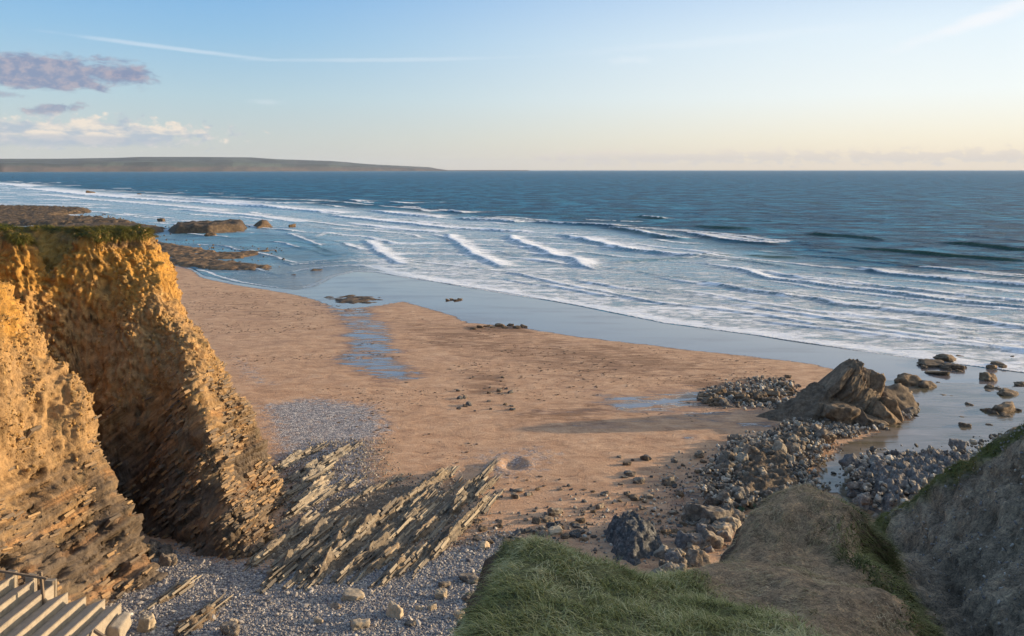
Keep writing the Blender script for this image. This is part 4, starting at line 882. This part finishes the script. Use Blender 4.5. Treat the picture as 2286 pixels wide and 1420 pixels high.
for i in range(18):
    u = random.uniform(1600, 1760); rock(u, 1165-(u-1600)*0.42+random.uniform(-10, 10), random.uniform(12, 30), 0.5, M_green, 'green algae-covered rock along the mound edge', group='algae-covered rocks', kind=1)
# mussel-covered mound
mm_ = patch('mussel_covered_mound', [(1345, 1180), (1390, 1165), (1450, 1175), (1490, 1215), (1480, 1255), (1420, 1278), (1365, 1255), (1340, 1215)], 1.2, 0.10, M_dark,
      'dark rounded mound of mussel-crusted rock above the grass', 9, 0.0, None, 'rock mound', freq=1.3, rough=0.30, margin=1.5)
# right-hand blue-grey crag behind the clay slope
patch('crag', [(1890, 1078), (1960, 1055), (2060, 1050), (2160, 1040), (2250, 1010), (2286, 1060), (2200, 1130), (2050, 1180), (1950, 1165), (1900, 1110)], 1.9, 0.14, M_purple,
      'shaded blue-grey crag between the pool and the clay slope', 12, 0.0, None, 'crag', freq=0.7, rough=0.75, margin=2.0)
for i in range(70):
    u = random.uniform(1895, 2150); v = 1090+random.uniform(-30, 70)-(u-1900)*0.12
    o = rock(u, v, random.uniform(14, 40), random.uniform(0.5, 1.0), M_purple, 'jagged grey rock on the shaded crag, '+('at its pool end' if u < 1980 else 'on its middle' if u < 2070 else 'close to the clay slope'), group='rocks on the blue-grey crag', kind=1, tilt=0.6); o.location.z += random.uniform(0.4, 1.2)
# boulders and stones dotted over the lower sand
SC = [(1495, 1083, 34, .6, 'reddish rounded boulder on sand left of the rubble'), (1645, 990, 34, .7, 'grey boulder alone on damp sand below the puddles'), (1640, 1044, 36, .5, 'pink-grey stone at the left of the rubble'),
      (1150, 1112, 20, .6, 'small dark stone at the tip of the sharp ledge'), (1178, 1106, 16, .5, 'pale stone pair on the sand, right one'), (1158, 1097, 26, .2, 'flat dark stone on the sand above the stone pair'),
      (1240, 1150, 36, .5, 'tan finger of rock poking out of the sand'), (1222, 1165, 30, .5, 'dark rock at the foot of the tan finger'), (1340, 1135, 22, .6, 'dark cube-like stone with yellow lichen'), (1350, 1106, 20, .4, 'stone at the end of the dark line on the sand')]
for a in SC: rock(*a[:4], M_grey, a[4], name='boulder', cat='boulder')
for (n, x0, x1, y0, y1, s0, s1, lab, grp) in ((75, 1380, 1640, 1020, 1200, 8, 26, 'stone scattered over damp sand left of the rubble', 'stones on the damp sand'),
                                    (60, 1060, 1330, 1165, 1215, 8, 24, 'stone in the dark band above the grassy spur', 'stones above the grassy spur'),
                                    (20, 1060, 1330, 1085, 1165, 6, 16, 'stone alone on the smooth sand right of the ledges', 'stones on the smooth sand'),
                                    (22, 1010, 1150, 840, 920, 6, 16, 'weedy stone in the patch on the open beach', 'weedy stones on the open beach')):
    for i in range(n):
        u = random.uniform(x0, x1); v = random.uniform(y0, y1); t = (u-x0)/(x1-x0); mt = random.choice([M_grey, M_brown, M_dark])
        rock(u, v, random.uniform(s0, s1), random.uniform(0.3, 0.7), mt, {'grey_rock': 'grey', 'brown_rock': 'brown', 'mussel_covered_rock': 'blackish'}[mt.name]+' '+lab+(', at the left end' if t < .33 else ', midway along' if t < .66 else ', at the right end'), cat='stone', group=grp, name='stone', depth=random.uniform(.6, 1))
for i in range(9): rock(1060+i*14+random.uniform(-4, 4), 733+random.uniform(-3, 4)-i*0.5, random.uniform(10, 24), 0.3, M_reef, 'dark weedy rock at the sand edge in mid-beach', group='rocks at the mid-beach sand edge', cat='stone', name='stone')
for i in range(4): rock(1000+i*9, 670+random.uniform(-2, 2), random.uniform(10, 16), 0.3, M_reef, 'dark rock awash on the shining wet sand', group='rocks awash on wet sand', cat='stone', name='stone')
# notable stones on the foreground shingle
for a in [(880, 1378, 42, 0.85, 'pyramid-shaped tan stone casting the longest shadow'), (788, 1340, 50, 0.35, 'flat tan slab lying above the pyramid stone'), (803, 1405, 42, 0.5, 'squat pale stone below the pyramid stone'), (984, 1335, 28, 0.7, 'leaning tan stone near the grassy spur'),
          (992, 1312, 26, 0.5, 'small rounded stone above the leaning stone'), (1045, 1300, 48, 0.3, 'grey slab lying near the spur'), (1028, 1380, 30, 0.6, 'tan block beside the grassy spur'), (1048, 1345, 36, 0.6, 'grey boulder tucked under the spur'),
          (1240, 1192, 34, 0.35, 'pale slab in the stone band above the spur'), (326, 1410, 36, 1.1, 'leaning pale slab standing by the steps'), (510, 1418, 44, 0.6, 'grey rounded boulder at the bottom edge'), (710, 1392, 26, 0.5, 'flat stone left of the pyramid stone'),
          (965, 1362, 20, .7, 'pale rounded cobble right of the pyramid stone'), (915, 1398, 26, .35, 'thin slab just right below the pyramid stone'), (745, 1360, 30, .2, 'thin splinter of stone on the shingle'), (520, 1395, 20, .6, 'small pale stone above the bottom boulder'),
          (1080, 1225, 26, .5, 'tan stone at the top end of the shingle'), (935, 1362, 18, .6, 'little tan stone right of the pyramid stone')]:
    rock(*a[:4], M_tan if 'tan' in a[4] or 'pale' in a[4] or 'flat' in a[4] else M_grey, a[4], cat='stone', name='stone', kind=1, depth=0.7, sink=0.2)
for p, w, h, lab in (([(405, 1410), (440, 1385), (485, 1362)], 0.9, 0.6, 'low brown ridge of rock rising from the shingle'), ([(380, 1330), (400, 1315), (430, 1300)], 0.5, 0.3, 'small ribbed rock beside the near spur'), ([(350, 1345), (385, 1325), (410, 1315)], .5, .3, 'ribbed rock in shingle at the foot of the near spur')):
    ledge(p, w, h, int(p[0][0]), M_brown, lab, None)
for i in range(12):
    u = 330+random.uniform(0, 50); rock(u, 1232+random.uniform(-12, 18)+(u-330)*0.4, random.uniform(16, 34), 0.9, M_grey, 'shaded fallen boulder in the mouth of the gully', group='boulders in the gully mouth', cat='boulder', name='boulder', kind=1)

# ------------------------------------------------------------------ reef at the left, mid-distance
patch('reef_ridge', [(368, 512), (400, 508), (470, 505), (545, 500), (556, 506), (548, 514), (470, 519), (380, 520)], 3.4, 0.7, M_reef, 'long brown wall-like rock ridge in the shallows', 21, 0.0, None, 'rock ridge', freq=0.12, rough=0.3, margin=3.5)
patch('reef_rock', [(562, 503), (605, 499), (612, 505), (570, 508)], 3.0, 0.6, M_reef, 'pointed brown rock off the seaward end of the ridge', 22, 0.0, None, 'rock', freq=0.15, rough=0.5, margin=3)
for i, (px, h, lab) in enumerate([
    ([(-400, 462), (0, 461), (200, 466), (215, 472), (120, 484), (250, 488), (330, 498), (200, 503), (-400, 506)], 2.4, 'wide brown reef beyond the cliff top'),
    ([(180, 497), (330, 500), (390, 508), (370, 520), (200, 521), (0, 518)], 1.6, 'brown rock shelf leading out to the ridge'),
    ([(330, 530), (420, 545), (520, 560), (640, 552), (560, 575), (430, 578), (340, 570)], 0.8, 'dark weedy shelf behind the cliff shoulder'),
    ([(340, 575), (440, 570), (540, 580), (640, 594), (600, 604), (470, 600), (380, 592)], 0.8, 'orange-brown weed-covered shelf by the sand edge'),
    ([(585, 604), (640, 606), (690, 606), (660, 612), (600, 610)], 0.7, 'small dark shelf in the shallows beside the sand'),
    ([(660, 597), (740, 592), (735, 600), (690, 605)], 0.5, 'thin strip of rock awash farther out')]):
    patch('rock_shelf', px, h, 1.0 if i < 2 else 0.45, M_reef, lab, 30+i, 0.45, None, 'rock shelf', freq=0.22, rough=0.85, margin=6 if i < 2 else 3.5, group=None)
for (u, v, w, a, lab) in ((468, 541, 30, .45, 'orange-brown rock in the shallows, largest of the three'), (518, 530, 14, .6, 'small rock right of the orange-brown rock'), (652, 531, 22, .5, 'lone dark rock farthest right in the left shallows'), (583, 527, 14, .3, 'low rock between the small rock and the lone dark rock'),
                        (310, 471, 14, .5, 'dark rock alone in the foam beyond the ridge'), (200, 468, 36, .3, 'dark rock at the tip of the far reef'), (118, 445, 6, .8, 'tiny dark rock in the distant foam'), (358, 514, 18, .8, 'boulder at the landward end of the ridge'), (28, 443, 12, .4, 'dark rock in the surf at the far left')):
    rock(u, v, w, a, M_reef, lab)
patch('weed_shelf', [(690, 655), (800, 652), (880, 662), (900, 672), (830, 680), (750, 684), (710, 672)], 0.22, 0.4, M_reef, 'low weedy shelf in the wet sand at the shore', 50, 0.9, None, 'rock shelf', freq=0.3, rough=0.95, margin=4)

# ------------------------------------------------------------------ concrete steps and handrail, bottom left
def box(x0, x1, y0, y1, z0, z1, bev=0.03, name='step', jitter=0.0, seed=0):
    import bmesh
    bm = bmesh.new(); bmesh.ops.create_cube(bm, size=1)
    for v in bm.verts: v.co = ((x0+x1)/2+v.co.x*(x1-x0), (y0+y1)/2+v.co.y*(y1-y0), (z0+z1)/2+v.co.z*(z1-z0))
    bmesh.ops.subdivide_edges(bm, edges=[e for e in bm.edges if abs(e.verts[0].co.y-e.verts[1].co.y) > 0.5*(y1-y0)], cuts=10)
    rg = random.Random(seed)
    for v in bm.verts: v.co.z += rg.uniform(-jitter, jitter); v.co.x += rg.uniform(-jitter, jitter)
    bmesh.ops.bevel(bm, geom=[e for e in bm.edges if e.calc_face_angle(0) > 0.8], offset=bev, segments=2, affect='EDGES')
    me = bpy.data.meshes.new(name); bm.to_mesh(me); bm.free(); return me
def steps():
    Yt = 38.0; x0, y0, z0 = W(262, 1392, Yt)
    root = empty('concrete_steps', (x0, y0, z0)); tag(root, 'pale concrete steps descending to the shingle at the lower left', 'steps')
    # eleven steps, the lowest at the right; treads run away from the camera
    run = 0.92
    for i in range(8):
        x1 = -0.1-i*run*(0.92+0.03*i); far = (0.55, 0.65, 0.6, 0.75, 1.2, 1.35, 1.5, 1.6)[i]; top = 0.72+0.10*i
        me = box(x1-run-0.2, x1, -7.0, far, -2.6, top, 0.03, jitter=0.012, seed=i)
        for v in me.vertices:                                   # treads fall back from each nosing
            if v.co.z > top-0.3: v.co.z -= 0.40*(x1-v.co.x)/run
        link('step', me, M_conc, root)
        if i > 3: link('kerb', box(x1-0.50, x1-0.06, far+0.003, far+0.34, -2.6, top+0.10, 0.03, 'kerb', 0.012, 40+i), M_conc, root)
    link('end_block', rockmesh('end_block', 77, 3, 9, (0.5, 0.55, 0.55), 0.05), M_conc, root, loc=(0.1, -0.25, -0.05))
    root.rotation_euler.z = R(-4)
    r2x, r2y, r2z = W(97, 1337, 38.6)
    rl = empty('handrail', (r2x, r2y, r2z)); tag(rl, 'weathered handrail on a single leaning post beside the steps', 'handrail')
    p = link('post', box(-0.06, 0.06, -0.06, 0.06, -0.9, 1.30, 0.01, 'post'), M_wood, rl); p.rotation_euler = (0, R(-6), 0)
    q = link('rail', box(-5.2, 0.35, -0.05, 0.05, -0.05, 0.05, 0.01, 'rail'), M_wood, rl); q.location = (-0.1, -0.13, 1.1); q.rotation_euler = (0, R(9), 0)
    k = link('post', box(-0.09, 0.09, -0.08, 0.08, -0.6, 1.25, 0.01, 'post'), M_wood, rl); k.location = (-4.2, 0, 0.55)
    lx, ly, lz = W(225, 1412, 36.0)
    l = link('low_rail', box(-0.4, 2.0, -0.06, 0.06, -0.07, 0.07, 0.01, 'low_rail'), M_wood); l.location = (lx, ly, lz-0.1); l.rotation_euler = (0, R(18), R(-20)); tag(l, 'short timber rail at the foot of the concrete steps', 'rail')
steps()

# ------------------------------------------------------------------ scattered stuff through geometry nodes
def scatter(name, pts, rots, scales, tints, kind, mat, label):
    me = bpy.data.meshes.new(name); me.vertices.add(len(pts)); me.vertices.foreach_set('co', np.asarray(pts, np.float32).ravel())
    for n, a in (('rot', rots), ('scl', scales)):
        t = me.attributes.new(n, 'FLOAT_VECTOR', 'POINT'); t.data.foreach_set('vector', np.asarray(a, np.float32).ravel())
    fattr(me, 'tint', tints); me.materials.append(mat)
    o = link(name, me); tag(o, label, kind='stuff')
    ng = bpy.data.node_groups.new(name, 'GeometryNodeTree')
    ng.interface.new_socket('Geometry', in_out='INPUT', socket_type='NodeSocketGeometry'); ng.interface.new_socket('Geometry', in_out='OUTPUT', socket_type='NodeSocketGeometry')
    N, L = ng.nodes, ng.links; gi = N.new('NodeGroupInput'); go = N.new('NodeGroupOutput'); ins = N.new('GeometryNodeInstanceOnPoints')
    if kind == 'block':
        s = N.new('GeometryNodeMeshCube'); s.inputs['Size'].default_value = (1, 1, 1); src = s.outputs[0]
    elif kind == 'pebble':
        s = N.new('GeometryNodeMeshIcoSphere'); s.inputs['Radius'].default_value = 1; s.inputs['Subdivisions'].default_value = 1; src = s.outputs[0]
    else:
        s = N.new('GeometryNodeMeshCone'); s.inputs['Vertices'].default_value = 3; s.inputs['Side Segments'].default_value = 4
        s.inputs['Radius Top'].default_value = 0.02; s.inputs['Radius Bottom'].default_value = 1; s.inputs['Depth'].default_value = 1
        sp = N.new('GeometryNodeSetPosition'); pos = N.new('GeometryNodeInputPosition'); sx = N.new('ShaderNodeSeparateXYZ'); L.new(pos.outputs[0], sx.inputs[0])
        mu = N.new('ShaderNodeMath'); mu.operation = 'POWER'; L.new(sx.outputs[2], mu.inputs[0]); mu.inputs[1].default_value = 2
        m2 = N.new('ShaderNodeMath'); m2.operation = 'MULTIPLY'; L.new(mu.outputs[0], m2.inputs[0]); m2.inputs[1].default_value = 22.0
        m3 = N.new('ShaderNodeMath'); m3.operation = 'MULTIPLY'; L.new(mu.outputs[0], m3.inputs[0]); m3.inputs[1].default_value = -0.35
        cx = N.new('ShaderNodeCombineXYZ'); L.new(m2.outputs[0], cx.inputs[0]); L.new(m3.outputs[0], cx.inputs[2])
        L.new(s.outputs[0], sp.inputs[0]); L.new(cx.outputs[0], sp.inputs['Offset']); src = sp.outputs[0]
    sm = N.new('GeometryNodeSetMaterial'); sm.inputs['Material'].default_value = mat; L.new(src, sm.inputs[0])
    L.new(gi.outputs[0], ins.inputs['Points']); L.new(sm.outputs[0], ins.inputs['Instance'])
    for nm, sock in (('rot', 'Rotation'), ('scl', 'Scale')):
        na = N.new('GeometryNodeInputNamedAttribute'); na.data_type = 'FLOAT_VECTOR'; na.inputs[0].default_value = nm; L.new(na.outputs[0], ins.inputs[sock])
    L.new(ins.outputs[0], go.inputs[0])
    md = o.modifiers.new('scatter', 'NODES'); md.node_group = ng; return o

def pebbles():
    n = 70000; u = rng.uniform(-60, 1180, n); v = V0+900/rng.uniform(900/1070, 900/760, n)**1.0
    P = F*(HC-0.7)/(v-V0); X = (u-1143)/F*P; Y = P
    d = sdf(X, Y, [flat(a, b, 0.7) for a, b in [(-200, 1330), (330, 1240), (700, 1300), (930, 1262), (1100, 1205), (1160, 1240), (1400, 1500), (-200, 1700)]])
    keep = rng.uniform(size=n) < smooth(d, -2.2, 1.0); X, Y = X[keep], Y[keep]
    Z = ground(X, Y)+0.045*fbm(X, Y, 0*X, 0.6, 4)+0.10*fbm(X, Y, 0*X, 0.09, 3); k = len(X)
    s = 0.035+0.05*rng.uniform(size=k)**3+0.13*(rng.uniform(size=k) > 0.992)*rng.uniform(0.3, 1, k)
    scl = np.stack([s*rng.uniform(0.8, 1.6, k), s*rng.uniform(0.7, 1.2, k), s*rng.uniform(0.4, 0.8, k)], -1)
    rot = np.stack([rng.normal(0, .4, k), rng.normal(0, .4, k), rng.uniform(0, 6.28, k)], -1)
    scatter('pebbles', np.stack([X, Y, Z+s*0.25], -1), rot, scl, rng.uniform(size=k), 'pebble', M_peb, 'grey and tan shingle covering the near beach')
pebbles()

def chips(name, px, n, s0, s1, mat, label, w=0.8, zo=0.0):
    P = [flat(a, b, 0.3) for a, b in px]; xs = [p[0] for p in P]; ys = [p[1] for p in P]
    X = rng.uniform(min(xs), max(xs), n); Y = rng.uniform(min(ys), max(ys), n)
    k = rng.uniform(size=n) < smooth(sdf(X, Y, P)+1.2*fbm(X, Y, 0*X, 0.5, 3), -w, w); X, Y = X[k], Y[k]; k = len(X)
    s = s0+(s1-s0)*rng.uniform(size=k)**2.5; Z = np.maximum(ground(X, Y), -0.1)+zo*rng.uniform(size=k)
    scl = np.stack([s*rng.uniform(.7, 1.5, k), s*rng.uniform(.6, 1.1, k), s*rng.uniform(.5, 1.2, k)], -1); rot = rng.uniform(-1.2, 1.2, (k, 3)); rot[:, 2] *= 3
    scatter(name, np.stack([X, Y, Z+s*0.2], -1), rot, scl, rng.uniform(size=k), 'pebble', mat, label)
chips('rubble_chips', RUB, 9000, 0.06, 0.24, M_chip, 'small broken rock filling the rubble bank', 1.5, 0.75)
chips('pool_edge_stones', [(1740, 905), (1800, 900), (1900, 940), (2000, 920), (2050, 915), (2040, 930), (1945, 965), (1850, 990), (1790, 975)], 5000, 0.07, 0.30, M_chip, 'small stones strewn round the foot of the outcrop', 1.0, 0.3)
chips('crag_chips', [(1890, 1078), (1960, 1055), (2160, 1040), (2250, 1010), (2200, 1130), (2050, 1180), (1950, 1165)], 6000, 0.08, 0.30, M_chip, 'broken stone over the blue-grey crag', 1.5, 1.6)
chips('reef_stones', [(-300, 462), (0, 461), (210, 468), (330, 500), (560, 500), (610, 504), (390, 522), (330, 530), (640, 552), (640, 600), (540, 604), (380, 592), (330, 520), (0, 518)], 7000, 0.12, 0.45, M_reefchip, 'broken weed-covered rock strewn over the reef', 2.0, 0.25)
chips('shore_stones', [(1060, 1200), (1330, 1130), (1500, 1060), (1640, 1000), (1700, 1150), (1560, 1290), (1350, 1260), (1150, 1230)], 4500, 0.04, 0.16, M_chip, 'small stones strewn over the damp sand', 3.0, 0.0)
chips('ledge_shingle', [(600, 1060), (720, 990), (860, 990), (860, 1080), (1000, 1080), (1100, 1130), (1050, 1230), (800, 1300), (620, 1290)], 14000, 0.03, 0.09, M_chip, 'loose stones lying between the rock ledges', 2.0, 0.1)
chips('outcrop_stones', [(1560, 880), (1700, 845), (1770, 850), (1770, 920), (1640, 915)], 1500, 0.08, 0.30, M_chip, 'small stones strewn left of the outcrop', 2.0, 0.1)

def grass_from_grid(name, P, N, dens, mask, mat, label, hmin, hmax, width, lean, wind, cap=None, tintoff=0.0):
    """dens = blades per vertex cell, mask 0..1"""
    nr, nc = mask.shape; area = np.zeros(mask.shape)
    du = np.linalg.norm(np.diff(P, axis=1), axis=-1); dv = np.linalg.norm(np.diff(P, axis=0), axis=-1)
    area[:-1, :-1] = du[:-1]*dv[:, :-1]
    w = (area*mask).ravel(); tot = w.sum()*dens; n = int(min(tot, cap or 1e9))
    idx = rng.choice(w.size, n, p=w/w.sum()); i, j = np.divmod(idx, nc); i = np.minimum(i, nr-2); j = np.minimum(j, nc-2)
    a, b = rng.uniform(size=n), rng.uniform(size=n)
    p = P[i, j]+(P[i, j+1]-P[i, j])*a[:, None]+(P[i+1, j]-P[i, j])*b[:, None]; nm = N[i, j]
    clump = np.clip(0.5+1.1*fbm(p[:, 0], p[:, 1], p[:, 2], 1.3, 3), 0, 1)
    h = (hmin+(hmax-hmin)*rng.uniform(size=n)**1.3)*(0.35+1.25*clump)
    # blades lean downslope and downwind
    dirx = nm[:, 0]*lean+wind[0]+rng.normal(0, 0.35, n); diry = nm[:, 1]*lean+wind[1]+rng.normal(0, 0.35, n)
    rz = np.arctan2(diry, dirx); ry = np.clip(np.hypot(dirx, diry), 0, 1.25)*rng.uniform(0.5, 1.0, n)
    rot = np.stack([0*rz, ry, rz], -1)
    wd = width*rng.uniform(0.7, 1.3, n); scl = np.stack([wd, wd, h], -1)
    tint = np.clip(rng.uniform(size=n)*0.7+0.5*(fbm(p[:, 0]+9, p[:, 1], p[:, 2], 0.7, 3)*1.5+0.3)+tintoff, 0, 1)
    return scatter(name, p-nm*0.02, rot, scl, tint, 'blade', mat, label)
near = smooth(HY, 10.5, 12)*smooth(-HY, -32.5, -31)
gm = (0.25+0.75*smooth(fbm(HX, HY, 0*HX+9, 1.1, 4), -0.3, 0.1))*(1-Hclay)*(1-Hdry)*(1-0.95*Hsoil)*near*(HX > -4)*(HX < 14)
grass_from_grid('grass', HP, HN, 420, gm, M_grass, 'short windblown green grass on the foreground spur', 0.08, 0.34, 0.012, 0.9, (-0.25, -0.15), 120000)
hm = smooth(fbm(HX, HY, 0*HX+5, 0.8, 4), -0.25, 0.2)*(1-Hclay)*Hdry*(1-0.7*Hsoil)*(1-Hgully)*near*(HX > 0)*(HX < 17)
grass_from_grid('dry_grass', HP, HN, 420, hm, M_hay, 'flattened dry straw-coloured grass on the mound', 0.05, 0.20, 0.010, 1.4, (-0.6, -0.2), 150000)
um = (1-Hclay)*np.maximum(Hgully, smooth(HX-0.08*(HY-17)+0.7*fbm(HX, HY, 0*HX, 0.7, 3), 8.6, 9.3)*smooth(-HY, -24.5, -22.5)*(HX < 12.5))*near
grass_from_grid('gully_undergrowth', HP, HN, 300, um, M_grass, 'dark green undergrowth in the gully beside the clay slope', 0.10, 0.38, 0.016, 0.8, (-0.1, 0), 36000, -0.45)
grass_from_grid('crest_grass', HP, HN, 260, Hmoss, M_topgrass, 'mossy green fringe along the crest of the clay slope', 0.05, 0.16, 0.010, 0.6, (-0.2, 0), 16000)
def surface_stones(name, P, N, mask, n, s0, s1, mat, label):
    w = mask.ravel()/mask.sum(); idx = rng.choice(w.size, n, p=w); i, j = np.divmod(idx, mask.shape[1]); p = P[i, j]+rng.normal(0, 0.06, (n, 3)); s = s0+(s1-s0)*rng.uniform(size=n)**4
    scl = np.stack([s*rng.uniform(.7, 1.6, n), s*rng.uniform(.6, 1.1, n), s*rng.uniform(.5, 1, n)], -1)
    scatter(name, p, rng.uniform(-1.5, 1.5, (n, 3)), scl, rng.uniform(size=n), 'pebble', mat, label)
surface_stones('slope_stones', HP, HN, Hclay*(HY > 16)*(HY < 33)*(HX < 20), 4500, 0.012, 0.06, M_peb, 'small stones and crumbs of clay stuck in the bare slope')
from mathutils import Matrix
YB = np.cross(BN, ST); BASE = Matrix((ST, YB, BN)).transposed().to_euler()
def blocks(name, p, L, Wd, T, mat, label, jit=0.06):
    n = len(p); rot = np.array(BASE[:])[None]+rng.normal(0, jit, (n, 3))
    scatter(name, p, rot, np.stack([L, Wd, T], -1), rng.uniform(size=n), 'block', mat, label)
def pick(mask, n, P):
    w = mask.ravel()/mask.sum(); idx = rng.choice(w.size, n, p=w); i, j = np.divmod(idx, mask.shape[1]); return P[i, j], i, j
vis = np.gradient(CY, axis=0)*12*(CX > -34)*(CY > 40)*(CY < 63)*smooth(CN[..., 2], 0.92, 0.8)/np.maximum(CN[..., 2], 0.25)
pat = smooth(fbm(CX, CY, CP[..., 2], 0.35, 3), -0.25, 0.15)
bp, bi, bj = pick(vis*Cwl*pat*(CP[..., 2] > 0.2)*(CP[..., 2] < 11)*(0.25+0.75*(CY > 49.5)*(CX > -24)), 2600, CP)
n_ = len(bp); q_ = rng.uniform(size=n_)**2; L_ = 0.15+0.95*q_*rng.uniform(0.5, 1, n_); W_ = rng.uniform(0.3, 0.7, n_); T_ = 0.035+0.20*q_*rng.uniform(0.4, 1, n_)
bp = bp-CN[bi, bj]*((0.20+0.12*rng.uniform(size=n_))*W_)[:, None]
blocks('cliff_blocks', bp, L_, W_, T_, M_block, 'broken bedded blocks standing proud of the lower cliff', 0.09)
cp_, ci, cj = pick(vis*(1-Cwl)*(CX > -36)*smooth(fbm(CX, CY, CP[..., 2], 0.6, 3), -0.2, 0.2), 6500, CP)
sz = 0.03+0.09*rng.uniform(size=len(cp_))**3
scatter('earth_clods', cp_, rng.uniform(-1.5, 1.5, (len(cp_), 3)), np.stack([sz*rng.uniform(.7, 1.5, len(sz)), sz, sz*rng.uniform(.6, 1.1, len(sz))], -1), rng.uniform(size=len(sz)), 'pebble', M_clod, 'crumbling clods and stones in the upper earth cliff')
sx_, sy_, sz_, sl_, st_ = [], [], [], [], []
for cx, cy, nx, ny, env, w, h, Ln in LEDGE_SPOTS:
    m_ = int(Ln*10*max(w, 0.4)); k_ = rng.integers(0, len(cx), m_); lat = rng.normal(-0.15, 0.34, m_)*w; hh = np.clip(1-np.abs(lat-0.15*w)/(1.0*w), 0, 1)
    X_ = cx[k_]+nx[k_]*lat; Y_ = cy[k_]+ny[k_]*lat; sx_.append(X_); sy_.append(Y_); sz_.append(ground(X_, Y_)+h*hh*env[k_]*rng.uniform(0.55, 0.92, m_)-0.05); sl_.append(0.5+2.8*rng.uniform(size=m_)**1.6); st_.append(rng.uniform(0.05, 0.18, m_))
X_, Y_, Z_, L_, T_ = [np.concatenate(q) for q in (sx_, sy_, sz_, sl_, st_)]
blocks('thin_slabs', np.stack([X_, Y_, Z_], -1), L_, rng.uniform(0.16, 0.38, len(X_)), T_, M_slab, 'thin upturned slabs edging the long rock ledges', 0.035)
def flecks(px, n, s0, s1, name, label):
    P = [flat(a, b, 0.6) for a, b in px]; xs = [p[0] for p in P]; ys = [p[1] for p in P]; X = rng.uniform(min(xs), max(xs), n); Y = rng.uniform(min(ys), max(ys), n)
    k = (sdf(X, Y, P) > 0) & (fbm(X*0.4, Y, 0*X+3, 0.12, 4) > 0.05); X, Y = X[k], Y[k]; n = len(X); s = s0+(s1-s0)*rng.uniform(size=n)**3
    scatter(name, np.stack([X, Y, ground(X, Y)+0.02], -1), np.stack([0*X, 0*X, rng.normal(0, .5, n)], -1), np.stack([s*rng.uniform(1, 2.2, n), s*rng.uniform(1, 1.8, n), s*0.3], -1), rng.uniform(size=n), 'pebble', M_weed, label)
flecks([(380, 620), (700, 670), (1050, 725), (1700, 800), (1780, 850), (1500, 960), (1300, 1100), (1050, 1080), (850, 980), (560, 880), (450, 760)], 22000, 0.03, 0.13, 'weed_flecks', 'scraps of dark weed strewn over the sand')
ct = smooth(CP[..., 2]+0.3*fbm(CX, CY, 0*CX, 0.8, 2), 19.85, 20.15)*(CX > -46)*(CY < 66)*(CY > 42)
grass_from_grid('cliff_top_grass', CP, CN, 260, ct, M_topgrass, 'rough yellow-green turf along the cliff top', 0.18, 0.55, 0.022, 0.9, (-0.3, -0.15), 70000)

# ------------------------------------------------------------------ air
HZ = 1.8e-5
if HZ:
    me = box(-24000, 24000, -120, 33500, -16, 420, 0.0, 'haze') if False else None
    x0, x1, y0, y1, z0, z1 = -45000, 45000, -150, 36000, -25, 430
    V = [(x, y, z) for x in (x0, x1) for y in (y0, y1) for z in (z0, z1)]
    Fq = [(0, 1, 3, 2), (4, 6, 7, 5), (0, 4, 5, 1), (2, 3, 7, 6), (0, 2, 6, 4), (1, 5, 7, 3)]
    m = bpy.data.materials.new('sea_air'); m.use_nodes = True; t = NT(m.node_tree); t.n.clear()
    out = t.node('ShaderNodeOutputMaterial'); pv = t.node('ShaderNodeVolumePrincipled'); pv.inputs['Color'].default_value = (0.74, 0.84, 0.97, 1); pv.inputs['Density'].default_value = HZ
    t.l.new(pv.outputs[0], out.inputs['Volume'])
    tag(link('haze', mk('haze', V, Fq, False), m), 'thin sea air over the bay', kind='stuff')

# ------------------------------------------------------------------ render settings
scene.render.engine = 'CYCLES'
scene.cycles.use_denoising = True
